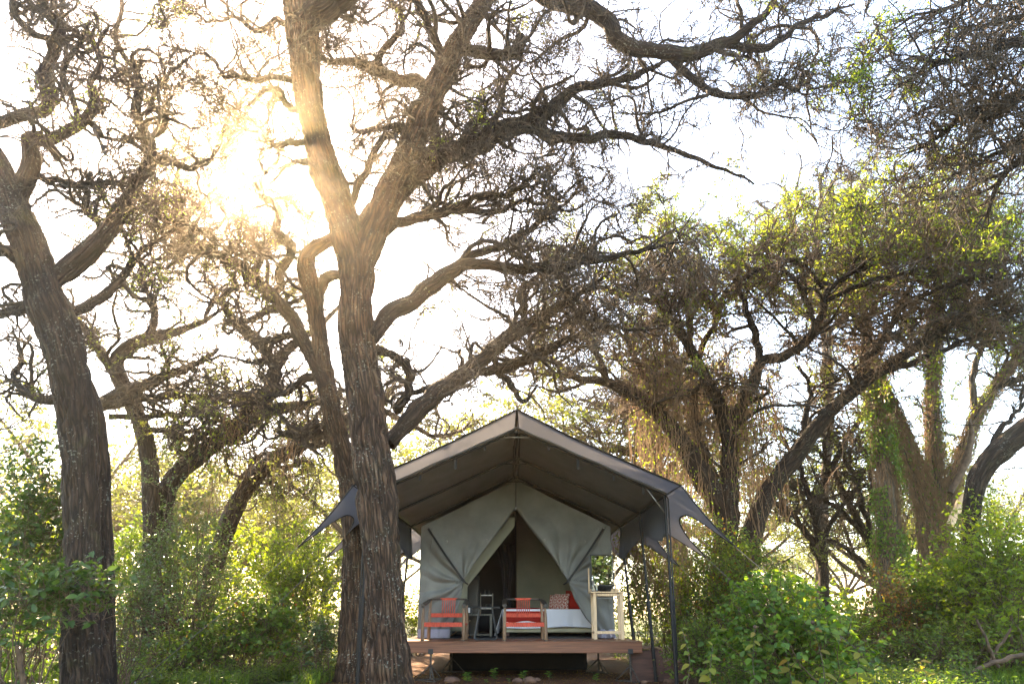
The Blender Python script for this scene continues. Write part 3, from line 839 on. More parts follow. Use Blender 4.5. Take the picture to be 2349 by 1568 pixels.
    P, R = trace([(204, 1720, 72), (200, 1640, 60), (199, 1568, 53), (194, 1480, 48), (190, 1400, 45), (188, 1310, 41), (188, 1233, 39), (185, 1130, 37), (183, 1042, 38), (177, 965, 42), (167, 889, 45), (150, 815, 47), (130, 750, 46), (106, 690, 45), (84, 620, 42), (66, 560, 39), (42, 500, 36), (18, 440, 33), (-15, 370, 30), (-70, 270, 26), (-130, 160, 20)], 8.4, 8.6, 260)
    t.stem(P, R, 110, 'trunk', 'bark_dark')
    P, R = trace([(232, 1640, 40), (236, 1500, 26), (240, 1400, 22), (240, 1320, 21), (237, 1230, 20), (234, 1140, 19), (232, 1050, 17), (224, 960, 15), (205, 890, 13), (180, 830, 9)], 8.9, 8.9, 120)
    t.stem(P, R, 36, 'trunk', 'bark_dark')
    L = t.limb
    L([(105, 660, 24), (150, 622, 27), (200, 582, 24), (235, 545, 22), (270, 500, 19), (300, 450, 17), (322, 408, 15), (345, 368, 13), (345, 330, 13), (325, 292, 12), (312, 255, 11), (320, 200, 10), (310, 160, 9), (285, 130, 7), (265, 80, 6), (280, 20, 5), (270, -40, 3)], 8.6, 9.6, 90, 20, 0.0)
    L([(320, 300, 9), (350, 312, 9), (378, 288, 8), (376, 255, 7), (350, 245, 6), (360, 200, 5), (400, 160, 4), (450, 120, 2)], 9.4, 9.8, 44, 12, 0.0)
    L([(345, 350, 9), (395, 370, 9), (440, 385, 8), (480, 365, 6), (520, 330, 4)], 9.5, 10.2, 30)
    L([(30, 480, 24), (55, 420, 23), (72, 372, 20), (68, 318, 18), (105, 322, 14), (155, 302, 13), (200, 268, 12), (216, 225, 10), (206, 190, 8), (232, 150, 7), (222, 110, 5), (250, 60, 3)], 8.6, 8.2, 70, 16, 0.0)
    L([(-60, 300, 12), (0, 282, 14), (60, 262, 14), (100, 255, 14), (122, 215, 14), (98, 175, 13), (115, 145, 13), (133, 95, 13), (140, 50, 11), (112, 32, 9), (88, -10, 7), (70, -60, 4)], 8.5, 8.9, 70, 16, 0.0)
    L([(120, 90, 8), (80, 80, 9), (50, 55, 8), (28, 20, 7), (40, -30, 5)], 8.7, 8.5, 34, 12, 0.0)
    L([(180, 270, 8), (165, 225, 8), (145, 180, 8), (150, 145, 8), (175, 110, 6), (200, 60, 4)], 8.4, 8.4, 40, 12, 0.0)
    L([(140, 715, 14), (180, 712, 14), (220, 690, 12), (265, 655, 11), (300, 610, 9), (330, 570, 7), (380, 540, 5), (420, 500, 3)], 8.7, 9.8, 50, 14, 0.02)
    L([(110, 700, 13), (60, 705, 12), (20, 718, 11), (-40, 712, 9)], 8.6, 9.0, 24)
    L([(60, 600, 18), (20, 580, 18), (-20, 560, 16), (-80, 540, 12)], 8.5, 8.2, 24)
    L([(160, 900, 14), (110, 920, 10), (60, 900, 9), (30, 860, 7), (50, 830, 6), (40, 780, 4)], 8.8, 9.6, 40, 12, 0.0)
    L([(290, 450, 8), (340, 470, 7), (375, 500, 6), (440, 520, 4)], 9.2, 9.9, 30, 12, 0.04)
    L([(80, 400, 9), (130, 415, 9), (200, 425, 8), (270, 420, 6), (330, 440, 4)], 8.6, 9.4, 36, 12, 0.03)
    L([(230, 550, 9), (225, 510, 9), (195, 480, 9), (200, 440, 7), (165, 420, 5)], 9.0, 8.6, 34, 12, 0.0)
    t.grow(150, 1100, 8000, 7000, dens=0.42, l2=(0.5, 1.6), l3=(0.3, 0.9), l4=(0.16, 0.45), curl=(0.85, 0.75, 0.5), up=(0.3, 0.15, 0.05), flat=(0.25, 0.15, 0.1), leaves=2500, leaf=(0.04, 0.016), leafmat='acacia_leaf_dull', skip=2, r2=0.04)

    # --- vine-hung tree right of the tent
    t = Tree('acacia_tree', 'wide-spreading acacia hung with curtains of dry vines, right of the tent', base_at(1665, 15.5), 16)
    P, R = trace([(1650, 1500, 46), (1655, 1420, 40), (1660, 1330, 34), (1663, 1250, 29), (1668, 1170, 25), (1672, 1100, 22), (1673, 1050, 20), (1670, 992, 19), (1650, 930, 18), (1620, 870, 15), (1590, 810, 13), (1560, 760, 11), (1525, 718, 9), (1490, 660, 6), (1470, 600, 3)], 15.5, 15.0, 130)
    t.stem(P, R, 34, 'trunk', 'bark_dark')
    P, R = trace([(1690, 1340, 28), (1720, 1240, 25), (1752, 1150, 23), (1790, 1090, 21), (1830, 1040, 19), (1880, 970, 18), (1930, 920, 16), (1990, 870, 15), (2050, 830, 15), (2110, 790, 12), (2170, 750, 10), (2230, 710, 8), (2300, 660, 5), (2380, 610, 3)], 15.4, 14.4, 120)
    t.stem(P, R, 30, 'trunk', 'bark_dark')
    L = t.limb
    L([(1662, 1180, 28), (1610, 1090, 26), (1560, 1005, 22), (1510, 950, 18), (1460, 910, 16), (1400, 880, 12), (1340, 868, 10), (1270, 858, 7), (1190, 850, 4)], 15.4, 15.2, 60, 18)
    L([(1672, 1000, 19), (1700, 930, 17), (1730, 870, 15), (1745, 830, 14), (1800, 815, 12), (1850, 780, 11), (1885, 720, 9), (1892, 680, 8), (1930, 640, 6), (2000, 610, 3)], 15.2, 14.6, 60, 16, 0.02)
    L([(1742, 840, 11), (1738, 790, 10), (1722, 740, 8), (1705, 690, 7), (1690, 640, 4)], 15.0, 15.0, 30)
    L([(1870, 750, 7), (1850, 690, 7), (1830, 650, 6), (1790, 610, 4)], 14.8, 14.8, 24)
    L([(1600, 830, 10), (1580, 780, 9), (1585, 720, 8), (1570, 680, 6), (1600, 640, 4)], 15.1, 14.6, 30)
    L([(1950, 895, 10), (1990, 830, 9), (2020, 790, 8), (2060, 710, 7), (2090, 660, 4)], 14.9, 14.2, 36)
    L([(2000, 862, 9), (2080, 835, 8), (2160, 805, 6), (2240, 770, 4), (2330, 760, 2)], 14.8, 14.2, 36)
    L([(1840, 1020, 8), (1850, 940, 7), (1860, 890, 6), (1830, 840, 4)], 15.2, 15.4, 24)
    L([(1640, 1100, 14), (1600, 1000, 12), (1590, 900, 11), (1600, 820, 8), (1640, 740, 6), (1660, 680, 4)], 15.6, 16.2, 40)
    L([(1520, 960, 9), (1500, 900, 8), (1470, 850, 7), (1440, 780, 5), (1420, 720, 3)], 15.3, 15.6, 30)
    L([(1500, 690, 8), (1440, 680, 7), (1380, 660, 6), (1310, 680, 4), (1250, 670, 2)], 15.0, 14.6, 34)
    L([(1530, 720, 7), (1480, 640, 6), (1420, 600, 5), (1350, 590, 4), (1280, 600, 2)], 15.0, 15.6, 34)
    L([(1440, 780, 6), (1380, 740, 5), (1320, 740, 4), (1260, 760, 2)], 15.5, 15.8, 30)
    L([(1400, 880, 7), (1360, 800, 6), (1310, 770, 4), (1250, 800, 2)], 15.2, 15.2, 30)
    L([(1600, 640, 6), (1560, 580, 5), (1500, 545, 4), (1430, 560, 2)], 14.8, 15.4, 30)
    L([(1895, 690, 6), (1985, 650, 6), (2080, 625, 5), (2180, 605, 4), (2310, 590, 2)], 14.7, 14.0, 36)
    L([(1885, 660, 6), (1850, 615, 5), (1780, 592, 4), (1690, 580, 2)], 14.7, 15.4, 30)
    L([(2055, 715, 6), (2140, 668, 5), (2235, 640, 4), (2345, 628, 2)], 14.3, 13.7, 30)
    L([(1930, 645, 5), (2010, 585, 4), (2110, 560, 3), (2220, 555, 2)], 14.6, 15.0, 30)
    L([(1690, 650, 6), (1740, 620, 6), (1800, 600, 5), (1880, 585, 3)], 14.8, 14.4, 26)
    t.grow(200, 1700, 13000, 8000, dens=0.72, l2=(0.8, 2.4), l3=(0.5, 1.4), l4=(0.25, 0.7), l5=(0.1, 0.3), curl=(0.5, 0.5, 0.35), up=(0.55, 0.2, 0.05), flat=(0.5, 0.5, 0.35), droop=(0, 0.05, 0.06), leaves=20000, leaf=(0.06, 0.024), leafmat='acacia_leaf', skip=0, tmin=0.4, r2=0.05, mats=('branch', 'twig_red'), leaf_z=(8.9, 10.3))

    # --- creeper-clad pair further right
    t = Tree('acacia_tree', 'straight trunk wrapped in bright green creeper right of the vine-hung acacia', base_at(2040, 17.0), 17)
    P, R = trace([(2050, 1480, 30), (2046, 1350, 27), (2042, 1250, 25), (2036, 1150, 22), (2028, 1060, 19), (2014, 960, 16), (2002, 890, 13), (1990, 800, 12), (1980, 700, 9), (1965, 600, 6), (1950, 500, 3)], 17, 17, 110)
    t.stem(P, R, 26, 'trunk', 'bark_pale')
    G1 = (P, R)
    L = t.limb
    L([(1990, 780, 8), (1950, 700, 7), (1930, 620, 5), (1900, 560, 3)], 17, 17.5, 26)
    L([(1985, 740, 7), (2030, 660, 6), (2060, 590, 4), (2100, 540, 2)], 17, 16.5, 26)
    t.grow(70, 600, 3200, 1500, dens=0.5, l2=(0.8, 2.4), l3=(0.5, 1.4), l4=(0.25, 0.7), curl=(0.45, 0.5, 0.35), up=(0.5, 0.2, 0.05), flat=(0.5, 0.4, 0.3), leaves=3000, leaf=(0.06, 0.024), skip=0, tmin=0.65, r2=0.05)
    t = Tree('acacia_tree', 'acacia splitting low into three stems shaggy with brown dead creeper, right of the green-wrapped trunk', base_at(2145, 17.5), 18)
    P, R = trace([(2160, 1480, 34), (2152, 1350, 31), (2144, 1240, 27), (2130, 1170, 22), (2108, 1110, 19), (2082, 1040, 17), (2055, 970, 15), (2030, 910, 12), (2005, 850, 9), (1985, 780, 6)], 17.5, 17.3, 110)
    t.stem(P, R, 26, 'trunk', 'bark_pale')
    G2 = (P, R)
    P, R = trace([(2150, 1240, 20), (2148, 1150, 17), (2144, 1050, 15), (2140, 950, 14), (2140, 850, 12), (2148, 740, 10), (2152, 640, 8), (2148, 540, 7), (2150, 450, 3)], 17.5, 17.2, 90)
    t.stem(P, R, 22, 'trunk', 'bark_pale')
    G3 = (P, R)
    P, R = trace([(2156, 1230, 15), (2180, 1130, 13), (2206, 1050, 12), (2240, 960, 11), (2290, 880, 9), (2345, 810, 8), (2420, 730, 5)], 17.5, 17.0, 70)
    t.stem(P, R, 20, 'trunk', 'bark_pale')
    G4 = (P, R)
    L = t.limb
    L([(2142, 800, 10), (2180, 720, 9), (2230, 640, 7), (2290, 560, 5), (2350, 500, 3)], 17.3, 16.6, 34, mat='bark_pale')
    L([(2240, 960, 9), (2230, 880, 8), (2250, 800, 7), (2300, 720, 4)], 17.2, 17.8, 30, mat='bark_pale')
    L([(2150, 640, 8), (2110, 570, 7), (2100, 500, 5), (2060, 450, 3)], 17.2, 17.2, 30)
    L([(2145, 720, 7), (2190, 640, 6), (2200, 560, 5), (2240, 480, 3)], 17.2, 17.2, 30)
    L([(2280, 890, 8), (2340, 870, 7), (2420, 860, 5)], 17.1, 16.8, 20)
    t.grow(90, 700, 6000, 3000, dens=0.36, l2=(0.8, 2.6), l3=(0.5, 1.4), l4=(0.25, 0.8), curl=(0.45, 0.5, 0.35), up=(0.5, 0.2, 0.05), flat=(0.5, 0.4, 0.3), leaves=5000, leaf=(0.06, 0.024), skip=1, tmin=0.5, r2=0.05)
    t = Tree('acacia_tree', 'thick dark trunk leaning steeply away to the right out of pale green bushes', base_at(2215, 12.5), 19)
    P, R = trace([(2232, 1480, 24), (2230, 1350, 21), (2228, 1200, 20), (2240, 1110, 21), (2270, 1058, 23), (2310, 1020, 26), (2360, 978, 26), (2450, 900, 24), (2560, 780, 20), (2680, 600, 15), (2760, 400, 10)], 12.5, 11.5, 120)
    t.stem(P, R, 34, 'trunk', 'bark_dark')
    L = t.limb
    L([(2270, 1060, 8), (2290, 990, 7), (2320, 960, 5), (2370, 900, 3)], 12.2, 12.6, 26)
    t.grow(30, 260, 1400, 600, dens=0.5, l2=(0.6, 1.6), leaves=800, leafmat='acacia_leaf', skip=0, tmin=0.5)
    # bleached dead pole leaning in the fork
    # --- branches reaching in from a tree standing outside on the right
    t = Tree('acacia_tree', 'overhanging acacia whose drooping thorny branches reach in above the creeper-clad trees', base_at(3050, 9.5), 20)
    P, R = trace([(3050, 1700, 60), (3020, 1400, 46), (2980, 1000, 40), (2930, 600, 34), (2850, 300, 26), (2800, 50, 18), (2780, -200, 10)], 9.5, 9.5, 80)
    t.stem(P, R, 26, 'trunk', 'bark_dark')
    L = t.limb
    L([(2850, 250, 18), (2650, 120, 16), (2480, 90, 14), (2380, 92, 12), (2300, 108, 10), (2230, 124, 8), (2150, 148, 5), (2080, 190, 3)], 9.5, 9.4, 60, 12)
    L([(2900, 420, 18), (2700, 230, 16), (2480, 190, 13), (2349, 215, 12), (2280, 245, 10), (2225, 258, 9), (2180, 290, 7), (2120, 335, 4), (2060, 360, 2)], 9.5, 9.8, 60, 12)
    L([(2900, 560, 14), (2600, 360, 12), (2420, 330, 9), (2349, 360, 8), (2290, 420, 7), (2270, 470, 5), (2255, 520, 3)], 9.5, 10.2, 50, 12)
    L([(2820, 100, 14), (2600, -40, 12), (2420, -60, 10), (2300, -30, 8), (2200, 10, 6), (2120, 30, 4), (2040, 70, 2)], 9.5, 9.2, 50, 12)
    L([(2480, 190, 9), (2400, 260, 8), (2330, 330, 6), (2250, 370, 4), (2160, 420, 2)], 9.6, 9.2, 40, 12)
    L([(2500, 85, 9), (2420, 30, 8), (2330, 40, 6), (2250, 60, 4), (2170, 70, 2)], 9.5, 9.9, 40, 12)
    t.grow(130, 1300, 8000, 8000, dens=0.42, l2=(0.6, 1.6), l3=(0.4, 1.1), l4=(0.2, 0.6), l5=(0.06, 0.2), curl=(0.3, 0.3, 0.25), up=(0.0, -0.1, -0.1), flat=(0.3, 0.2, 0.1), droop=(0, 0.12, 0.12), leaves=3000, leaf=(0.04, 0.016), skip=1, tmin=0.35, r2=0.03)

    # --- second row of trees
    t = Tree('acacia_tree', 'upright many-armed acacia whose bushy top shows above the vine-hung tree', base_at(1900, 23), 21)
    P, R = trace([(1885, 1480, 16), (1885, 1300, 14), (1890, 1150, 12), (1900, 1000, 12), (1900, 850, 12), (1890, 720, 11), (1880, 620, 10), (1870, 540, 8), (1885, 470, 7), (1880, 400, 4)], 23, 23, 80)
    t.stem(P, R, 16, 'trunk', 'bark_pale')
    L = t.limb
    for pix in ([(1890, 720, 9), (1850, 640, 8), (1800, 560, 7), (1770, 500, 5), (1740, 460, 3)], [(1880, 620, 8), (1830, 540, 6), (1810, 470, 5), (1800, 430, 3)], [(1888, 640, 8), (1920, 560, 7), (1925, 500, 6), (1905, 430, 5), (1930, 390, 3)],
                [(1895, 700, 8), (1950, 620, 7), (1970, 540, 6), (1960, 470, 5), (1990, 420, 3)], [(1900, 760, 9), (1990, 680, 8), (2050, 600, 7), (2080, 520, 5), (2070, 460, 3)], [(2050, 600, 7), (2110, 540, 6), (2180, 500, 4), (2230, 470, 2)],
                [(1895, 760, 8), (1800, 680, 7), (1720, 620, 6), (1650, 560, 4), (1600, 540, 2)], [(2000, 670, 7), (2100, 620, 6), (2200, 600, 4), (2300, 560, 2)]):
        L(pix, 23, 23 + t.rng.uniform(-1.5, 1.5), 34, 10, 0.1, mat='bark_pale')
    t.grow(120, 1000, 8000, 0, dens=0.24, l2=(0.9, 2.6), l3=(0.6, 1.6), l4=(0.3, 0.9), curl=(0.5, 0.5, 0.4), up=(0.5, 0.25, 0.1), flat=(0.3, 0.3, 0.2), leaves=2600, leaf=(0.08, 0.035), skip=1, tmin=0.3, r2=0.05, r4=0.008, leafmat='acacia_leaf')
    t = Tree('acacia_tree', 'pale-barked acacia spreading behind the right slope of the tent roof', base_at(1560, 25), 22)
    P, R = trace([(1570, 1480, 22), (1560, 1300, 19), (1540, 1180, 16), (1515, 1090, 14), (1492, 1040, 13), (1465, 985, 11), (1435, 950, 9), (1390, 930, 6), (1330, 915, 4)], 25, 25, 80)
    t.stem(P, R, 18, 'trunk', 'bark_pale')
    L = t.limb
    for pix in ([(1512, 1085, 10), (1505, 1010, 9), (1490, 950, 8), (1480, 890, 5), (1450, 840, 3)], [(1500, 1060, 8), (1440, 1030, 8), (1390, 1035, 6), (1340, 1060, 4)], [(1525, 1110, 9), (1560, 1030, 8), (1590, 960, 6), (1640, 900, 4)], [(1500, 1000, 7), (1530, 930, 6), (1540, 860, 4)]):
        L(pix, 25, 25 + t.rng.uniform(-1.5, 1.5), 30, 10, 0.08, mat='bark_pale')
    t.grow(110, 1100, 5500, 0, dens=0.75, l2=(1.2, 3.2), l3=(0.7, 1.8), l4=(0.35, 0.9), curl=(0.5, 0.5, 0.4), up=(0.35, 0.15, 0.05), flat=(0.7, 0.6, 0.4), leaves=7000, leaf=(0.10, 0.04), skip=0, tmin=0.5, r2=0.05, r4=0.008, leafmat='acacia_leaf_dull')
    t = Tree('acacia_tree', 'spindly forked acacia with bare dark stems, between the vine-hung tree and the green-wrapped trunk', base_at(1880, 20), 23)
    P, R = trace([(1892, 1480, 13), (1890, 1330, 12), (1886, 1260, 11), (1872, 1200, 9), (1876, 1150, 8), (1900, 1090, 8), (1940, 1010, 7), (1980, 950, 6), (2010, 880, 4)], 20, 20, 70)
    t.stem(P, R, 14, 'trunk', 'bark_dark')
    L = t.limb
    for pix in ([(1888, 1300, 9), (1865, 1250, 9), (1835, 1200, 7), (1800, 1170, 6), (1760, 1140, 4)], [(1872, 1200, 7), (1850, 1120, 6), (1830, 1060, 5), (1790, 1000, 3)], [(1885, 1255, 7), (1905, 1200, 6), (1950, 1140, 5), (1985, 1080, 4), (2010, 1030, 3)], [(1900, 1090, 6), (1890, 1020, 5), (1910, 950, 4), (1900, 880, 2)],):
        L(pix, 20, 20 + t.rng.uniform(-1, 1), 30, 10, 0.04)
    t.grow(90, 800, 3500, 0, dens=0.4, l2=(0.8, 2.2), l3=(0.5, 1.3), l4=(0.3, 0.8), curl=(0.4, 0.5, 0.4), up=(0.3, 0.15, 0.05), flat=(0.5, 0.4, 0.3), leaves=1500, leaf=(0.07, 0.03), skip=0, tmin=0.4, r2=0.035, r4=0.007, leafmat='acacia_leaf_dull')
    t = Tree('acacia_tree', 'thin acacia behind the green-wrapped trunk, its bare stems slanting towards the spindly forked one', base_at(2040, 20.6), 24)
    P, R = trace([(2046, 1480, 11), (2030, 1340, 10), (2000, 1260, 9), (1962, 1180, 8), (1930, 1120, 7), (1900, 1060, 5), (1850, 1010, 3), (1800, 980, 2)], 20.6, 20.6, 60)
    t.stem(P, R, 12, 'trunk', 'bark_dark')
    for pix in ([(2010, 1280, 8), (1985, 1180, 7), (1962, 1100, 6), (1932, 1040, 5), (1890, 985, 3)], [(1985, 1230, 7), (1922, 1165, 6), (1850, 1132, 5), (1790, 1110, 3)], [(2030, 1340, 7), (1990, 1300, 6), (1930, 1250, 5), (1870, 1225, 3)], [(1990, 1190, 5), (2000, 1110, 5), (1985, 1040, 4), (1960, 990, 2)]):
        t.limb(pix, 20.6, 20.6 + t.rng.uniform(-1, 1), 30, 8, 0.04)
    t.grow(40, 330, 1800, 0, dens=.4, l2=(0.8, 2.0), l3=(0.5, 1.2), l4=(0.3, 0.8), curl=(0.4, 0.5, 0.4), up=(0.3, 0.15, 0.05), flat=(0.5, 0.4, 0.3), leaves=1000, skip=0, tmin=0.5, r2=0.03, leafmat='acacia_leaf_dull')
    return (G1, G2, G3, G4)

TRUNKS = build_trees()

# ------------------------------------------------------------------ far flat-topped acacias: one built, the rest copies
def far_acacias():
    rng = rng_(40)
    protos = []
    for v in range(2):
        H = 8.0
        limbs = []
        base = np.array([0, 0, -0.2])
        fork = np.array([rng.uniform(-.3, .3), rng.uniform(-.3, .3), 2.2 + v * .5])
        tp, tr = resample([base, base * .4 + fork * .6 + rng.normal(size=3) * .12, fork], [0.24, 0.19, 0.16], 14)
        for k in range(8):
            a = k * 2 * math.pi / 8 + rng.uniform(-.3, .3)
            R_ = rng.uniform(2.6, 4.6)
            e = np.array([math.cos(a) * R_, math.sin(a) * R_, H - 1.2 + rng.uniform(-.8, .5)])
            mid = fork * .45 + e * .55 + np.array([0, 0, -.5]) + rng.normal(size=3) * .3
            limbs.append(resample([fork - np.array([0, 0, .1]), fork * .75 + mid * .25 + rng.normal(size=3) * .15, mid, e], [0.12, 0.10, 0.07, 0.025], 14))
        P = np.stack([l[0] for l in limbs]); R = np.stack([l[1] for l in limbs])
        B2, Q2 = spawn(P, R, 70, (1.0, 3.0), 8, (0.4, 1.1), 0.28, 0.25, 0.6, 0.6, 0.05, 0.3, 0.35, rng)
        B3, Q3 = spawn(B2, Q2, 620, (0.7, 1.8), 6, (0.4, 1.2), 0.3, 0.1, 0.7, 0.6, 0.02, 0.3, 0.1, rng, rmin=0.006)
        B4, Q4 = spawn(B3, Q3, 3600, (0.3, 0.9), 3, (0.4, 1.2), 0.3, 0.05, 0.5, 0.6, 0.01, 0.4, 0.1, rng, rmin=0.006)
        nl = 12000
        pi = rng.choice(len(B4), nl)
        pos = B4[pi, rng.integers(0, 3, nl)] + rng.normal(size=(nl, 3)) * np.array([.12, .12, .05])
        nn = rand_unit(rng, nl); nn[:, 2] = np.abs(nn[:, 2]) + .8
        VL, FL = leafy(pos, rand_unit(rng, nl), nn, rng.uniform(.10, .2, nl), rng.uniform(.05, .09, nl), fold=.1)
        V1, F1, A1 = tubes(tp[None], tr[None], 12, bark=True)
        m_tr = mesh_np('trunk', V1, F1, M['bark_pale'], attr=A1)
        Va, Fa, _ = tubes(P, R, 7); Vb, Fb, _ = tubes(B2, Q2, 5); Vc, Fc, _ = tubes(B3, Q3, 3); Vd, Fd, _ = tubes(B4, Q4, 3)
        o1 = len(Va); o2 = o1 + len(Vb)
        m_br = mesh_np('branches', np.concatenate([Va, Vb]), [Fa, Fb + o1], M['branch'])
        m_cr = mesh_np('crown', np.concatenate([Vc, Vd]), [Fc, Fd + len(Vc)], M['twig'])
        m_lf = mesh_np('foliage', VL, FL, M['acacia_leaf_dull'], smooth=False)
        protos.append((m_tr, m_br, m_cr, m_lf))
    spots = [(620, 34, 1.0, 'far flat-topped acacia seen beneath the limb that slants behind the slim leaning tree'), (740, 42, 1.15, 'far pale flat-topped acacia between the slanting limb and the slim leaning tree'),
             (480, 40, 1.1, 'far flat-topped acacia framed by the two crooked stems of the dark acacia'), (300, 33, 1.0, 'far flat-topped acacia behind the crooked two-stemmed tree, close to the massive trunk'),
             (60, 36, 1.1, 'far flat-topped acacia beyond the dark broad-leaved shrub'), (1010, 38, 1.25, 'far flat-topped acacia above the left slope of the tent roof'),
             (1380, 46, 1.2, 'far flat-topped acacia low behind the right slope of the tent roof'), (1950, 44, 0.95, 'far flat-topped acacia in the gap beside the green-wrapped trunk'),
             (1830, 60, 1.1, 'farthest acacia, its pale crown low in the gap beside the green-wrapped trunk'), (2290, 36, 1.15, 'far flat-topped acacia behind the three-stemmed tree with brown creeper'),
             (880, 56, 1.2, 'farthest acacia left of the tent, hidden mostly by two trunks'), (1700, 38, 1.2, 'far flat-topped acacia behind the curtains of dry vines'),
             (520, 36, 1.25, 'mid-distance flat-topped acacia whose crown hangs behind the arms of the crooked tree'), (900, 28, 1.3, 'mid-distance flat-topped acacia behind the fork side of the thick trunk, over the tent roof'),
             (1130, 31, 1.3, 'mid-distance flat-topped acacia rising behind the ridge of the tent'), 
             (1330, 30, 1.3, 'mid-distance flat-topped acacia between the tent ridge and the pale-barked acacia'), (2020, 30, 1.05, 'mid-distance flat-topped acacia behind the green-wrapped trunk'),
             (130, 27, 1.2, 'mid-distance flat-topped acacia peeping past the massive ridged trunk')]
    for i, (x, Y, sc, lab) in enumerate(spots):
        p = pt(x, 1410, Y)
        o = thing('far_acacia', lab, 'tree', (p[0], Y, 0), 'far flat-topped acacias')
        o.rotation_euler = (0, 0, rng.uniform(0, 6.28))
        o.scale = (sc * 1.1, sc * 1.1, sc * rng.uniform(.85, 1.0))
        pr = protos[i % 2]
        for nm, me in zip(('trunk', 'branches', 'crown', 'foliage'), pr):
            c = bpy.data.objects.new(nm, me)
            SC.collection.objects.link(c); c.parent = o
            if nm != 'trunk': c['kind'] = 'stuff'
far_acacias()

# ------------------------------------------------------------------ the tent
TX = 0.075
M['pole'] = mat_plain('painted_steel', (0.011, 0.0115, 0.012), rough=0.55, var=0.15, scale=9, spec=0.25)
M['fly'] = mat_cloth('shade_net', (0.055, 0.057, 0.062), trans=0.6, tcol=(0.33, 0.34, 0.37), rough=0.7, scale=320, var=0.25)
M['fly_hem'] = mat_cloth('hem_tape', (0.030, 0.030, 0.030), trans=0.03, scale=200)
M['awning'] = mat_cloth('awning_canvas', (0.105, 0.107, 0.112), trans=0.03, tcol=(0.10, 0.095, 0.09), rough=0.42, big=0.16)
M['canvas'] = mat_cloth('tent_canvas', (0.185, 0.187, 0.175), trans=0.05, rough=0.8, big=0.13)
M['canvas_in'] = mat_cloth('inner_canvas', (0.20, 0.195, 0.145), trans=0.08, rough=0.85)
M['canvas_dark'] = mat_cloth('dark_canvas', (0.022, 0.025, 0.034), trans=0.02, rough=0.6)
M['mud_flap'] = mat_cloth('mud_flap', (0.36, 0.34, 0.42), trans=0.1, rough=0.6, scale=120)
M['strap'] = mat_plain('webbing', (0.018, 0.019, 0.022), rough=0.8, scale=90)
M['steel'] = mat_plain('galvanised_steel', (0.35, 0.34, 0.32), rough=0.45, metal=0.8, var=0.3, scale=12)
M['rope'] = mat_plain('rope', (0.12, 0.115, 0.10), rough=0.9, scale=60)

AW = [(10.5, 2.30, 2.85, 3.90), (12.0, 2.18, 2.79, 3.80), (13.4, 2.06, 2.735, 3.745), (17.8, 2.06, 2.735, 3.745)]   # Y, half width, eave z, ridge z
def aw_at(Y):
    for a, b in zip(AW, AW[1:]):
        if Y <= b[0] + 1e-6:
            t = (Y - a[0]) / (b[0] - a[0])
            return [a[k] + (b[k] - a[k]) * t for k in range(1, 4)] + [t]
    return list(AW[-1][1:]) + [1.0]

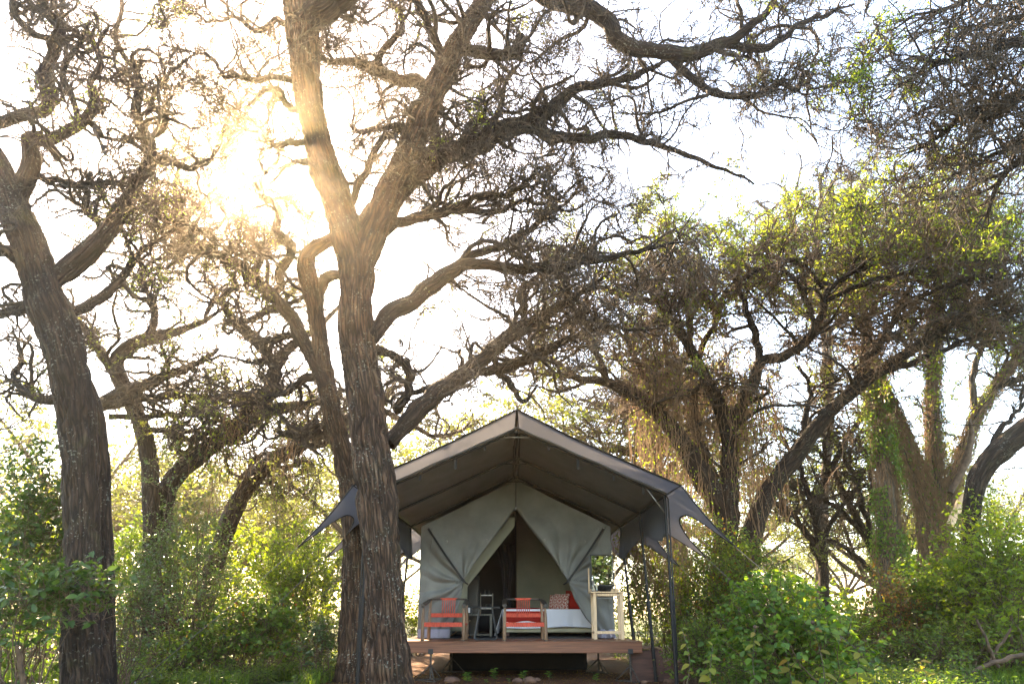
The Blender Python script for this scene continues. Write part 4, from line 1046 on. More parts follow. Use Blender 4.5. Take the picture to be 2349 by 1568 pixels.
def build_tent():
    T = thing('safari_tent', 'grey canvas safari tent with tied-back door flaps under a dark peaked fly sheet', 'tent', (TX, 13.4, 0.61))
    # poles at three frames, both sides
    for (Y, hw, ze, zr) in AW[:3]:
        for s in (-1, 1):
            foot_x = TX + s * (2.33 if Y < 13 else 2.27)
            top = (TX + s * hw, Y, ze)
            zf = gz(foot_x, Y) - 0.03
            def lerp(t): return (foot_x + (top[0] - foot_x) * t, Y, zf + (top[2] - zf) * t)
            mb = MB().tube([lerp(0), lerp(.45)], 0.029, 12)
            p = mb.build('pole', M['pole'], T, True, autosmooth=40)
            MB().tube([lerp(.44), lerp(.46), lerp(.475)], [0.036, 0.036, 0.031], 12).build('collar', M['pole'], p, True, autosmooth=40)
            MB().tube([lerp(.46), lerp(1)], 0.022, 12).build('pole', M['pole'], T, True, autosmooth=40)
            if Y < 11:
                c = lerp(.47)
                MB().tube([c, (c[0] - s * .0 - .11, c[1] - .02, c[2] + .004)], 0.007, 6).build('clamp_handle', M['pole'], p, True)
                MB().tube([lerp(.10), (lerp(.1)[0] + .03 * s, Y, lerp(.1)[2] + .25), (lerp(1)[0] + .045 * s, Y - .02, lerp(1)[2] - .05), (lerp(1)[0] + .01 * s, Y, lerp(1)[2] + .02)], 0.012, 8).build('brace_tube', M['steel'] if False else M['pole'], T, True)
                b0 = (TX + s * (hw - .28), Y, ze + .12); b1 = lerp(.90)
                MB().tube([b0, b1], 0.008, 6).build('corner_brace', M['steel'], T, True)
        # rafters
        for s in (-1, 1):
            MB().tube([(TX + s * hw, Y, ze), (TX, Y, zr)], 0.021, 10).build('rafter', M['pole'], T, True, autosmooth=40)
        MB().tube([(TX - .20, Y - .012, zr - .115), (TX + .20, Y - .012, zr - .115)], 0.009, 8).build('collar_tie', M['steel'] if Y < 11 else M['pole'], T, True)
        MB().box((TX, Y - .005, zr - .01), (.09, .05, .08), bev=.012).build('ridge_bracket', M['pole'], T)
    MB().tube([(TX, Y, zr - .005) for (Y, hw, ze, zr) in AW], 0.022, 10).build('ridge_pole', M['pole'], T, True)
    for s in (-1, 1):
        MB().tube([(TX + s * hw, Y, ze - .002) for (Y, hw, ze, zr) in AW], 0.018, 8).build('eave_pole', M['pole'], T, True)
    # awning canvas, one slope per side, sagging between the frames
    for s in (-1, 1):
        def f(u, v, s=s):
            Y = 10.42 + v * (17.8 - 10.42)
            hw, ze, zr, t = aw_at(max(Y, 10.5))
            x = TX + s * (0.0 + u * (hw + .02))
            z = zr + .022 + (ze - zr) * u
            sag = 0.030 * math.sin(math.pi * t) * math.sin(math.pi * min(1, u * 1.05))
            n = vnoise(np.array([[x * 2.2, Y * 1.4, s * 3.0]]), 21)[0] - .5
            n2 = vnoise(np.array([[x * 7 + Y * 3, Y * 5, s * 3.0]]), 22)[0] - .5
            return (x, Y, z - sag + n * .028 + n2 * .008)
        MB().grid(f, 26, 74).build('awning_slope', M['awning'], T, True, solid=.003)
        # rolled front edge of the awning
        MB().tube([(TX + s * 2.31 * u, 10.41, 3.925 + (2.865 - 3.925) * u - .012 * math.sin(u * 19) * .5) for u in np.linspace(0, 1, 24)], 0.014, 6).build('awning_edge', M['mud_flap'] if False else M['awning'], T, True)
        # hanging webbing loops along the front rafter
        for q, ln in ((.22, .07), (.42, .16), (.66, .09), (.86, .10)):
            x = TX + s * 2.30 * q; z = 3.90 + (2.85 - 3.90) * q
            MB().box((x, 10.53, z - ln / 2 - .015), (.035, .006, ln), bev=.002).build('webbing_loop', M['strap'], T)
        # seam tape across the awning
        def f(u, v, s=s):
            Y = 10.42 + v * 3.0
            hw, ze, zr, t = aw_at(max(Y, 10.5))
            return (TX + s * (.055 * u + .006), Y, zr + .005 - .018 * u)
        MB().grid(f, 1, 20).build('ridge_tape', M['strap'], T, True)
        # side valance under the awning eave
        def f(u, v, s=s):
            Y = 10.5 + u * 3.0
            hw, ze, zr, t = aw_at(Y)
            low = 0.58 + .06 * math.sin(u * 9) - .10 * math.sin(math.pi * min(1, u * 1.0)) ** 2
            fold = .02 * math.sin(u * 40 + 2 * math.sin(u * 13)) * v
            if u > .72: fold += .03 * math.sin(u * 150) * v
            return (TX + s * (hw + .015 + .04 * v * math.sin(u * 5)) + fold * s, Y, ze - .01 - v * low)
        MB().grid(f, 70, 10).build('side_valance', M['fly'], T, True, solid=.003)
    # fly sheet
    FY0, FY1 = 9.9, 18.1
    def fly_pt(u, Y, s):
        t = (Y - FY0) / (FY1 - FY0)
        hw = 2.42 - .05 * t; ze = 2.905 - .03 * t; zr = 4.075 - .04 * t
        sc = .018 * math.cos((Y - 9.9) * math.pi * 2 / 1.6)
        n = vnoise(np.array([[u * 3.1, Y * 1.1, s * 7.0]]), 31)[0] - .5
        return (TX + s * hw * u, Y, zr + (ze - zr) * u - .05 * math.sin(math.pi * u) + (sc + n * .03) * math.sin(math.pi * u))
    spikes = [10.35, 12.0, 13.95, 15.95, 17.75]
    for s in (-1, 1):
        MB().grid(lambda u, v, s=s: fly_pt(u, FY0 + .075 + v * (FY1 - FY0 - .075), s), 24, 60).build('fly_slope', M['fly'], T, True, solid=.002)
        def hem(u, v, s=s):
            p = fly_pt(u, FY0 + v * .078, s)
            return (p[0], p[1], p[2] + .004)
        MB().grid(hem, 24, 2).build('fly_hem', M['fly_hem'], T, True, solid=.006)
        # wing with scalloped edge drawn out to points
        def wing(u, v, s=s):
            # v along the eave (0..4 bays), u outwards
            b = min(3, int(v * 4)); t = v * 4 - b
            Ye = FY0 + .02 + v * (FY1 - FY0 - .05)
            e0 = fly_pt(1.0, Ye, s)
            e = .30 + .70 * abs(2 * t - 1) ** 2.6
            sy = spikes[b] + (spikes[b + 1] - spikes[b]) * (t if abs(2 * t - 1) < 1 else t)
            px = TX + s * 3.30; pz = 2.04 - .02 * b
            q = u * e
            sag = -.05 * math.sin(math.pi * q)
            return (e0[0] + (px - e0[0]) * q, e0[1] + (sy - e0[1]) * q, e0[2] + (pz - e0[2]) * q + sag)
        MB().grid(wing, 12, 160).build('fly_wing', M['fly'], T, True, solid=.002)
        pts = [wing(1.0, v) for v in np.linspace(0, 1, 161)]
        MB().tube(pts, 0.011, 5).build('wing_hem', M['fly_hem'], T, True)
        MB().tube([wing(u, 0.0) for u in np.linspace(0, 1, 12)], 0.012, 5).build('wing_hem', M['fly_hem'], T, True)
        for k, Y in enumerate(spikes):
            a = Vector((TX + s * 3.30, Y, 2.04 - .02 * min(k, 3)))
            gx = TX + s * 5.35
            g = Vector((gx, Y + (-.25 if k == 0 else .1), gz(gx, Y) + .10))
            MB().tube([a, (a + g) / 2 + Vector((0, 0, -.03)), g], 0.005, 5).build('guy_rope', M['rope'], T, True)
            MB().tube([g + Vector((-.03 * s, 0, -.28)), g + Vector((.015 * s, 0, .03))], [.006, .008], 6).build('tent_peg', M['steel'], T, True)
        # spreader rods holding the fly off the awning
        MB().tube([(TX + s * 2.31, 10.5, 2.86), (TX + s * 2.415, 9.95, 2.90)], .010, 6).build('spreader_rod', M['pole'], T, True)
    for s in (-1, 1):
        MB().tube([(TX + s * .028, 10.48, 3.92), (TX + s * .006, 9.93, 4.06)], .009, 6).build('spreader_rod', M['pole'], T, True)
    MB().tube([(TX, 9.93, 4.04), (TX, 9.92, 4.17)], [.012, .006], 8).build('ridge_spike', M['pole'], T, True)
    MB().tube([(TX, 9.92, 4.062), (TX, 18.0, 4.02)], .016, 8).build('fly_ridge_line', M['fly_hem'], T, True)

    # --- tent body: front flaps
    YW = 13.42
    HW = 1.86
    def top_z(x):
        return 3.70 - abs(x - TX) / HW * (3.70 - 2.735)
    def edge_x(z, s):
        # opening edge, measured from the pixels of the photograph's door
        L = [(3.12, 0.0), (2.80, .21 if s > 0 else -.22), (2.40, .52 if s > 0 else -.53), (2.00, .80 if s > 0 else -.82), (1.72, .985 if s > 0 else -.99), (1.62, 1.03 if s > 0 else -1.02), (1.35, 1.12 if s > 0 else -1.06), (1.0, 1.33 if s > 0 else -1.16), (.78, 1.52 if s > 0 else -1.24), (.60, 1.70 if s > 0 else -1.30)]
        L = sorted(L)
        return float(np.interp(z, [a for a, b in L], [b for a, b in L]))
    for s in (-1, 1):
        tie = np.array([TX + s * 1.0, 1.66])
        def flap(u, v, s=s):
            # u: outer edge -> opening edge; v: bottom -> top
            z_bot = .625 + .13
            if True:
                # top line follows the roof; inside the gable the edge runs up the zip
                xo = TX + s * (HW + .0)
                zt_o = 2.735
                # sample along the opening: v in 0..1 maps z from the floor to the apex
                zi = z_bot + v * (3.66 - z_bot)
                xi = TX + (edge_x(zi, s) if zi < 3.12 else s * .004)
                zo = z_bot + v * (zt_o - z_bot)
                lean = (1 - v) * .06 * s * (1 if s > 0 else -1)
                x = xo + (xi - xo) * u
                z = zo + (zi - zo) * u
            # do not rise above the roof line
            z = min(z, top_z(x) - .0)
            d = math.hypot(x - tie[0], z - tie[1])
            th = math.atan2(z - tie[1], (x - tie[0]) * s)
            n = vnoise(np.array([[x * 1.6 + 9 * s, z * 1.2, 2.0]]), 41)[0] - .5
            n2 = vnoise(np.array([[x * 4.2 + 9 * s, z * 2.2 + x * s * 2, 5.0]]), 42)[0] - .5
            amp = .085 * math.exp(-((d - .25) / .55) ** 2) + .028
            n3 = vnoise(np.array([[d * 3.0 + 9 * s, th * 9.0, 7.0]]), 43)[0] - .5
            yy = amp * math.sin(th * 9 + 1.2 * s + n * 3) + .10 * n + .055 * n2 + .030 * n3 * min(1, d * 2)
            low = max(0.0, (1.5 - z))
            yy += .05 * u * low * math.sin(u * 15 + 2.5 * z * s + 1) + .03 * low * math.sin(u * 7 + s)
            # cloth gathers towards the strap
            g = math.exp(-(d / .22) ** 2)
            yy -= .05 * g
            y = YW - abs(yy) * .6 - yy * .4 * (1 if u < .98 else .3)
            if u > .965 and zi < 3.1:
                y += .05 * (u - .965) / .035
            return (x, y, z)
        MB().grid(flap, 64, 96).build('door_flap', M['canvas'], T, True, solid=.004)
        # pale mud flap along the foot
        def mud(u, v, s=s):
            p = flap(u, 0.0)
            w = .02 * math.sin(u * 23 + s)
            return (p[0], p[1] - .012 - .03 * (1 - v) - w * (1 - v), .632 + v * .16)
        MB().grid(mud, 50, 6).build('mud_flap', M['mud_flap'], T, True, solid=.003)
        # narrow pocket panel and vertical seam tapes on the flap
        def seam(u, v, s=s):
            p = flap(.115 + .012 * u, v * .93)
            return (p[0], p[1] - .007, p[2])
        MB().grid(seam, 1, 60).build('seam_tape', M['canvas'], T, True, solid=.003)
        def flat_seam(u, v, s=s):
            p = flap(.05 + .86 * u, .62 + .006 * v)
            return (p[0], p[1] - .006, p[2])
        # strap holding the flap
        a = Vector((TX + s * 1.72, YW - .05, 2.70)); b = Vector((TX + s * .98, YW - .16, 1.66))
        d = (b - a); sd = Vector((d.z, 0, -d.x)).normalized() * .020
        mb = MB(); mid = (a + b) / 2 + Vector((0, -.05, -.02))
        P = [a, mid, b]
        V = []
        for p in P: V += [p - sd, p + sd]
        for p in P: V += [p - sd + Vector((0, .004, 0)), p + sd + Vector((0, .004, 0))]
        mb.add(V, [(0, 1, 3, 2), (2, 3, 5, 4), (7, 6, 8, 9), (9, 8, 10, 11), (0, 2, 8, 6), (2, 4, 10, 8), (1, 7, 9, 3), (3, 9, 11, 5)])
        st = mb.build('tie_strap', M['strap'], T)
        MB().lathe((a.x, a.y - .01, a.z), [(.012, -.012), (.018, 0), (.012, .012)], 10).build('hook', M['steel'], st, True)
        # gathered loop round the cloth
        MB().tube([(b.x - s * .05, YW + .02, b.z - .03), (b.x, YW - .165, b.z), (b.x + s * .06, YW - .10, b.z + .05)], .016, 6).build('strap_loop', M['strap'], st, True)
        for (hx, hz) in ((1.34, 2.44), (.56, 2.47)):
            x = TX + s * hx; y = YW - .085
            MB().tube([(x - .02, y, hz + .01), (x, y - .012, hz + .014), (x + .02, y, hz + .01), (x + .006, y - .01, hz - .012), (x, y, hz - .035)], .0045, 6).build('hook', M['steel'], T, True)
    MB().tube([(TX, YW - .05, 3.66), (TX + .004, YW - .055, 3.3), (TX, YW - .05, 3.10)], .006, 6).build('door_zip', M['strap'], T, True)
    MB().box((TX, YW - .062, 3.09), (.014, .012, .05), bev=.003).build('zip_pull', M['steel'], T)
    # inner leaf of the door, folded back inside on the left
    def inner(u, v):
        zi = .75 + v * (2.95 - .75)
        x0 = TX + edge_x(zi, -1) - .12
        x1 = TX - .95 + max(0, (zi - 1.60)) * .80
        x1 = max(min(x1, TX - .02), x0 + .02)
        x = x0 + (x1 - x0) * u
        return (x, YW + .16 + .07 * u + .03 * math.sin(u * 5 + zi * 2), zi)
    MB().grid(inner, 20, 40).build('inner_door_leaf', M['canvas_in'], T, True, solid=.004)
    # side walls, back wall, roof of the body
    for s in (-1, 1):
        def side(u, v, s=s):
            Y = YW + u * 4.3
            n = vnoise(np.array([[Y * 1.5, v * 3, s * 4.0]]), 51)[0] - .5
            return (TX + s * (HW + .0) + n * .04, Y, .63 + v * (2.735 - .63))
        MB().grid(side, 40, 16).build('side_wall', M['canvas'], T, True, solid=.004)
        MB().grid(lambda u, v, s=s: (TX + s * HW * u, YW + v * 4.3, 3.70 - u * (3.70 - 2.735) - .03 * math.sin(math.pi * u)), 12, 20).build('body_roof', M['canvas'], T, True, solid=.004)
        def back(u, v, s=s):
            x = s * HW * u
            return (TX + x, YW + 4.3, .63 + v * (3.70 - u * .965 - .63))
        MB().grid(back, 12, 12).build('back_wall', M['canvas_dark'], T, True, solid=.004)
    # ground sheet inside, partition behind the bed, dark curtain tied beside it
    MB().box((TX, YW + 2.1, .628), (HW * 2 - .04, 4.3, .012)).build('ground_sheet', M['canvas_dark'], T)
    PYP = 16.1
    def parti(u, v):
        x = TX + .03 + u * (HW - .05)
        n = vnoise(np.array([[x * 2.5, v * 1.5, 4.0]]), 61)[0] - .5
        return (x, PYP + .05 * n + .02 * math.sin(u * 6), .64 + v * (3.66 - u * .93 - .64))
    MB().grid(parti, 30, 30).build('partition_panel', M['canvas_in'], T, True, solid=.004)
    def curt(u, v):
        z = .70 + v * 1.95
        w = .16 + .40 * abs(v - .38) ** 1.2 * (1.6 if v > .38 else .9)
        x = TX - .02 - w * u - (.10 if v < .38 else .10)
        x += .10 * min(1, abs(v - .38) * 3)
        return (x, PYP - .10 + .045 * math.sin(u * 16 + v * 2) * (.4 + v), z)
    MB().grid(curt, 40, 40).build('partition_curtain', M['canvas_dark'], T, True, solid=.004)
    return T
build_tent()

# ------------------------------------------------------------------ deck, stands, steps
M['deck'] = mat_plain('varnished_board', (0.18, 0.066, 0.032), rough=0.42, var=0.25, scale=9, stretch=(0.25, 4, 6), bump=0.15, col2=(0.09, 0.032, 0.016))
M['step_wood'] = mat_plain('step_wood', (0.075, 0.030, 0.020), rough=0.6, var=0.25, scale=9, stretch=(0.4, 3, 3), bump=0.15)
M['tread_wood'] = mat_plain('tread_wood', (0.20, 0.105, 0.06), rough=0.65, var=0.3, scale=9, stretch=(3, 0.4, 3), bump=0.2)
M['iron'] = mat_plain('rusty_iron', (0.075, 0.062, 0.052), rough=0.7, var=0.4, scale=25, metal=0.3)
M['black_iron'] = mat_plain('black_iron', (0.02, 0.02, 0.021), rough=0.5, var=0.2, scale=25)
DZ = 0.612
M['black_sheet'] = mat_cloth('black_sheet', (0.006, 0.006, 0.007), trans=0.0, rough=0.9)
DX0, DX1, DY0, DY1 = -2.03, 2.18, 11.9, 18.0
def build_deck():
    D = thing('deck_platform', 'low varnished timber deck carrying the tent', 'deck', (TX, DY0, DZ - .18))
    # front and side beams
    MB().box(((DX0 + DX1) / 2, DY0 + .025, DZ - .0915), (DX1 - DX0, .05, .167), bev=.006).build('fascia_board', M['deck'], D)
    for x in (DX0 + .025, DX1 - .025):
        MB().box((x, (DY0 + DY1) / 2 + .028, DZ - .095), (.05, DY1 - DY0 - .06, .16), bev=.006).build('side_beam', M['deck'], D)
    bw = .145
    n = int((DY1 - DY0) / bw)
    me0 = None
    rng = random.Random(5)
    for i in range(n):
        y = DY0 - .012 + bw * (i + .5)
        if me0 is None:
            o = MB().box((0, 0, 0), (DX1 - DX0 + .02, bw - .006, .024), bev=.004).build('floor_board', M['deck'], D)
            me0 = o.data
        else:
            o = bpy.data.objects.new('floor_board', me0); SC.collection.objects.link(o); o.parent = D
        o.location = Vector(((DX0 + DX1) / 2, y, DZ - .0005 + rng.uniform(-.0015, .0015))) - world_loc(D)
    for x in np.linspace(DX0 + .4, DX1 - .4, 5):
        MB().box((x, (DY0 + DY1) / 2, DZ - .085), (.05, DY1 - DY0 - .12, .12)).build('joist', M['step_wood'], D)
    # dark sheeting hung under the middle of the floor
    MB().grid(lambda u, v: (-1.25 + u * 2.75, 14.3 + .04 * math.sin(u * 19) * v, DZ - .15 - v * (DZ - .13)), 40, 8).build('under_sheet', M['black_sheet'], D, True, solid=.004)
    for i, (x, lab) in enumerate(((-1.36, 'front jack stand under the left end of the deck edge'), (1.98, 'front jack stand beside the wooden steps'))):
        stand(x, DY0 + .06, lab, True)
    k = 0
    names = ['second jack stand back from the front stand at the trunk side', 'jack stand half hidden in the shade behind the steps-side front stand', 'rear jack stand deep under the trunk side of the deck', 'rear jack stand deep under the steps side of the deck', 'jack stand deep under the middle of the deck']
    for (x, y) in ((-1.15, 13.6), (1.62, 13.4), (-1.0, 15.6), (1.45, 15.2), (.95, 16.6)):
        stand(x, y, names[k], False); k += 1
def stand(x, y, lab, front):
    g = gz(x, y)
    S = thing('jack_stand', lab, 'stand', (x, y, g), 'iron jack stands under the deck')
    top = DZ - .168
    if front:
        MB().box((x, y - .062, DZ - .150), (.085, .006, .085), bev=.004).build('saddle_plate', M['black_iron'], S)
        MB().box((x, y, top - .009), (.085, .13, .008), bev=.002).build('head_plate', M['black_iron'], S)
    else:
        MB().box((x, y, top - .0), (.12, .12, .02), bev=.003).build('head_plate', M['black_iron'], S)
    MB().tube([(x, y, g + .015), (x, y, top)], .017, 10).build('post', M['iron'], S, True, autosmooth=50)
    hub = Vector((x, y, g + .26))
    ang0 = .9 if front else x * 2
    feet = []
    for k in range(3):
        a = ang0 + k * 2 * math.pi / 3
        f = Vector((x + math.cos(a) * .26, y + math.sin(a) * .26, gz(x + math.cos(a) * .26, y + math.sin(a) * .26) + .012))
        feet.append(f)
        MB().tube([hub, f], .010, 8).build('leg', M['iron'], S, True)
    for k in range(3):
        MB().tube([feet[k], feet[(k + 1) % 3]], .009, 6).build('base_bar', M['iron'], S, True)
build_deck()
def build_steps():
    S = thing('wooden_steps', 'dark brown wooden steps with slatted treads at the end of the deck', 'steps', (2.4, 12.6, 0))
    # two boxes, the taller one against the deck
    for (x0, x1, y0, y1, h) in ((1.98, 2.545, 12.05, 13.05, .50), (2.548, 3.02, 12.1, 13.05, .275)):
        g = -.04
        MB().box(((x0 + x1) / 2, y0 + .012, (h + g) / 2 - .012), (x1 - x0, .024, h - g - .024), bev=.003).build('front_panel', M['step_wood'], S)
        MB().box((x1 - .012, (y0 + y1) / 2 + .014, (h + g) / 2 - .012), (.024, y1 - y0 - .03, h - g - .024), bev=.003).build('end_panel', M['step_wood'], S)
        w = .094
        nn = 5 if x0 < 2.4 else 5
        for i in range(nn):
            x = x0 + (x1 - x0) * (i + .5) / nn
            MB().box((x + .004, (y0 + y1) / 2, h), ((x1 - x0) / nn - .010, y1 - y0 + .03, .022), bev=.004).build('tread_slat', M['tread_wood'], S)
build_steps()

# ------------------------------------------------------------------ furniture
M['chair_dark'] = mat_plain('dark_wood', (0.045, 0.034, 0.026), rough=0.45, var=0.35, scale=10, stretch=(1, 1, 1), bump=0.1)
M['chair_leg'] = mat_plain('turned_wood', (0.20, 0.115, 0.062), rough=0.45, var=0.35, scale=14, stretch=(3, 3, 0.35), bump=0.1, col2=(0.085, 0.045, 0.025))
M['cord_red'] = mat_plain('coral_cord', (0.62, 0.085, 0.045), rough=0.6, var=0.3, scale=45, stretch=(4, 1, .3), bump=0.4)
M['pine'] = mat_plain('pale_pine', (0.62, 0.42, 0.25), rough=0.5, var=0.14, scale=10, stretch=(4, 4, .5), bump=0.08)
M['linen'] = mat_cloth('white_linen', (0.80, 0.79, 0.84), trans=0.1, rough=0.85, var=0.03, big=0.02)
M['red_cloth'] = mat_cloth('red_blanket', (0.34, 0.018, 0.012), trans=0.05, rough=0.95, var=0.2)
M['bed_base'] = mat_cloth('bed_base', (0.42, 0.38, 0.26), trans=0.0, rough=0.9)
M['black'] = mat_plain('black_finish', (0.012, 0.012, 0.013), rough=0.35, var=0.1, scale=20)
M['table_grey'] = mat_plain('dark_steel', (0.045, 0.048, 0.05), rough=0.42, var=0.2, scale=20, metal=0.2)
M['ladder'] = mat_plain('grey_wood', (0.11, 0.105, 0.085), rough=0.6, var=0.3, scale=14, stretch=(3, 3, .4))

def glass_mat():
    m, nt, out = new_mat('clear_glass')
    b = N(nt, 'ShaderNodeBsdfPrincipled', Roughness=0.02)
    b.inputs['Base Color'].default_value = (0.93, 0.97, 0.97, 1)
    b.inputs['Transmission Weight'].default_value = 1.0
    b.inputs['IOR'].default_value = 1.45
    nt.links.new(b.outputs[0], out.inputs['Surface'])
    return m
M['glass'] = glass_mat()
def mirror_mat():
    m, nt, out = new_mat('mirror_glass')
    b = N(nt, 'ShaderNodeBsdfPrincipled', Roughness=0.015, Metallic=1.0)
    b.inputs['Base Color'].default_value = (0.92, 0.93, 0.92, 1)
    nt.links.new(b.outputs[0], out.inputs['Surface'])
    return m
M['mirror'] = mirror_mat()
def pillow_mat():
    # triangle lattice print: white with red lines
    m, nt, out = new_mat('printed_cotton')
    L = nt.links.new
    tc = N(nt, 'ShaderNodeTexCoord')
    sep = N(nt, 'ShaderNodeSeparateXYZ'); L(tc.outputs['Object'], sep.inputs[0])
    res = None
    for (cx, cz) in ((1.0, 0.0), (0.5, 0.866), (0.5, -0.866), (0.0, 1.0), (0.866, .5), (0.866, -.5)):
        a = N(nt, 'ShaderNodeMath', operation='MULTIPLY'); a.inputs[1].default_value = cx / .062; L(sep.outputs[0], a.inputs[0])
        b = N(nt, 'ShaderNodeMath', operation='MULTIPLY_ADD'); b.inputs[1].default_value = cz / .062; L(sep.outputs[2], b.inputs[0]); L(a.outputs[0], b.inputs[2])
        f = N(nt, 'ShaderNodeMath', operation='FRACT'); L(b.outputs[0], f.inputs[0])
        c = N(nt, 'ShaderNodeMath', operation='LESS_THAN'); c.inputs[1].default_value = .13; L(f.outputs[0], c.inputs[0])
        if res is None: res = c.outputs[0]
        else:
            mx = N(nt, 'ShaderNodeMath', operation='MAXIMUM'); L(res, mx.inputs[0]); L(c.outputs[0], mx.inputs[1]); res = mx.outputs[0]
    col = mix_rgb(nt, (0.72, 0.62, 0.55), (0.36, 0.035, 0.02), res)
    b = N(nt, 'ShaderNodeBsdfPrincipled', Roughness=0.9)
    L(col, b.inputs['Base Color']); L(b.outputs[0], out.inputs['Surface'])
    return m
M['print'] = pillow_mat()

def build_chair(cx, fy, rz, lab):
    """low armchair; local x across, y depth (0 = front legs), z up from the deck"""
    z0 = DZ + .0125
    C = thing('armchair', lab, 'chair', (cx, fy, z0), 'coral cord armchairs on the deck')
    R = Matrix.Rotation(rz, 3, 'Z')
    def W(x, y, z): return R @ Vector((x, y, z)) + Vector((cx, fy, z0))
    def tube(name, pts, rad, mat, par=C, sides=12, smooth=True, a=45, sy=1.0):
        return MB().tube([W(*p) for p in pts], rad, sides, sy=sy).build(name, mat, par, smooth, autosmooth=a)
    hw = .355; dp = .56
    for s in (-1, 1):
        l = tube('leg', [(s * hw, 0, 0), (s * hw, 0, .02), (s * hw, 0, .12), (s * hw * .995, 0, .40), (s * hw * .985, 0, .545), (s * hw * .985, 0, .575)], [.027, .031, .032, .027, .017, .016], M['chair_leg'])
        tube('foot_cap', [(s * hw, 0, .001), (s * hw, 0, .014)], .0325, M['chair_dark'], l)
        l = tube('leg', [(s * hw * .96, dp, 0), (s * hw * .96, dp, .02), (s * hw * .96, dp, .15), (s * hw * .95, dp + .02, .45), (s * hw * .93, dp + .05, .685)], [.026, .030, .031, .027, .020], M['chair_leg'])
        tube('foot_cap', [(s * hw * .96, dp, .001), (s * hw * .96, dp, .014)], .0315, M['chair_dark'], l)
        # arm: flat dark slab rising to the back and turning in to the top rail
        arm = [(s * hw * 1.0, -.045, .592), (s * hw * 1.0, .06, .603), (s * hw * 1.0, .25, .630), (s * hw * .985, .44, .665), (s * hw * .95, .565, .695), (s * hw * .80, .615, .705)]
        mb = MB(); V = []
        wd = [.036, .038, .037, .036, .034, .02]
        for i, p in enumerate(arm):
            for (dx, dz) in ((-1, -.017), (1, -.017), (1, .017), (-1, .017)):
                if i < 4: V.append(W(p[0] + dx * wd[i], p[1], p[2] + dz))
                elif i == 4: V.append(W(p[0] + dx * wd[i] * .75 , p[1] + dx * s * wd[i] * .7, p[2] + dz))
                else: V.append(W(p[0], p[1] + dx * s * wd[i], p[2] + dz))
        Fc = [(3, 2, 1, 0), tuple(range(20, 24))]
        for i in range(5):
            for k in range(4):
                Fc.append((i * 4 + k, i * 4 + (k + 1) % 4, (i + 1) * 4 + (k + 1) % 4, (i + 1) * 4 + k))
        mb.add(V, Fc).build('armrest', M['chair_dark'], C)
        MB().box(W(s * hw, -.03, .563), (.05, .05, .035), rz=rz, bev=.008).build('arm_block', M['chair_dark'], C)
        # side rail of the seat
        tube('side_rail', [(s * hw, 0, .27), (s * hw * .96, dp, .27)], .016, M['cord_red'])
    rail = tube('top_rail', [(-hw * .84, .618, .705), (0, .63, .712), (hw * .84, .618, .705)], [.017, .017, .017], M['chair_dark'])
    tube('cord_wrap', [(-.152, .628, .7105), (-.1, .6285, .711), (0, .63, .712), (.1, .6285, .711), (.152, .628, .7105)], .0205, M['cord_red'], rail)
    # woven bands built from many turns of cord
    def band(name, y, z, h, half, par):
        n = 62
        mb = MB()
        for i in range(n):
            x = -half + 2 * half * (i + .5) / n
            w = 2 * half / n
            mb.box(W(x, y + .002 * math.sin(i * 2.3), z + .0015 * math.sin(i * 1.7)), (w * .96, .036 + .002 * math.sin(i * 5.1), h + .004 * math.sin(i * 3.1)), rz=rz, bev=w * .3)
        mb.build(name, M['cord_red'], par)
    band('back_band', dp + .022, .425, .072, hw * .925, C)
    band('front_band', 0.0, .268, .074, hw * .93, C)
    band('rear_band', dp - .005, .268, .06, hw * .90, C)
    for k in range(7):
        x = -.112 + k * .0373
        tube('back_cord', [(x * 1.0, .626, .70), (x, .60, .56), (x, dp + .022, .44)], .0068, M['cord_red'], C, 6)
    # sagging woven seat
    def seat(u, v):
        x = (-hw + .03 + u * (hw - .03) * 2); y = .01 + v * (dp - .02)
        sag = .055 * math.sin(math.pi * u) * math.sin(math.pi * min(1, .12 + v * .8))
        return W(x, y, .300 + .004 * math.sin(u * 90) - sag)
    MB().grid(seat, 60, 14).build('woven_seat', M['cord_red'], C, True, solid=.008)
build_chair(-1.185, 12.16, math.radians(-3), 'coral woven cord armchair with dark arms beside the tree trunk')
build_chair(.225, 12.14, math.radians(2), 'coral woven cord armchair with dark arms in front of the bed')

def build_side_table():
    x0, y0, z0 = -.465, 12.55, DZ + .0125
    T = thing('side_table', 'small octagonal dark steel table between the two armchairs', 'table', (x0, y0, z0))
    mb = MB()
    for z, r in ((.545, .262), (.550, .268), (.565, .268), (.570, .262)):
        mb.v += [(x0 + r * math.cos(math.pi / 8 + k * math.pi / 4), y0 + r * math.sin(math.pi / 8 + k * math.pi / 4), z0 + z) for k in range(8)]
    mb.f = [tuple(range(7, -1, -1)), tuple(range(24, 32))] + [(r * 8 + i, r * 8 + (i + 1) % 8, r * 8 + 8 + (i + 1) % 8, r * 8 + 8 + i) for r in range(3) for i in range(8)]
    mb.n = 32
    mb.build('table_top', M['table_grey'], T)
    for yy in (-.13, .13):
        pts = [(x0 - .11, y0 + yy * .8, z0 + .545), (x0 - .195, y0 + yy, z0 + .055), (x0 - .185, y0 + yy, z0 + .022), (x0 - .16, y0 + yy, z0 + .016), (x0 + .16, y0 + yy, z0 + .016), (x0 + .185, y0 + yy, z0 + .022), (x0 + .195, y0 + yy, z0 + .055), (x0 + .11, y0 + yy * .8, z0 + .545)]
        MB().tube(pts, .017, 8, sy=.8).build('leg_frame', M['table_grey'], T, True, autosmooth=50)
        for s in (-1, 1):
            MB().lathe((x0 + s * .14, y0 + yy, z0 + .0), [(.014, 0), (.014, .006)], 10).build('foot_pad', M['steel'], T)
build_side_table()

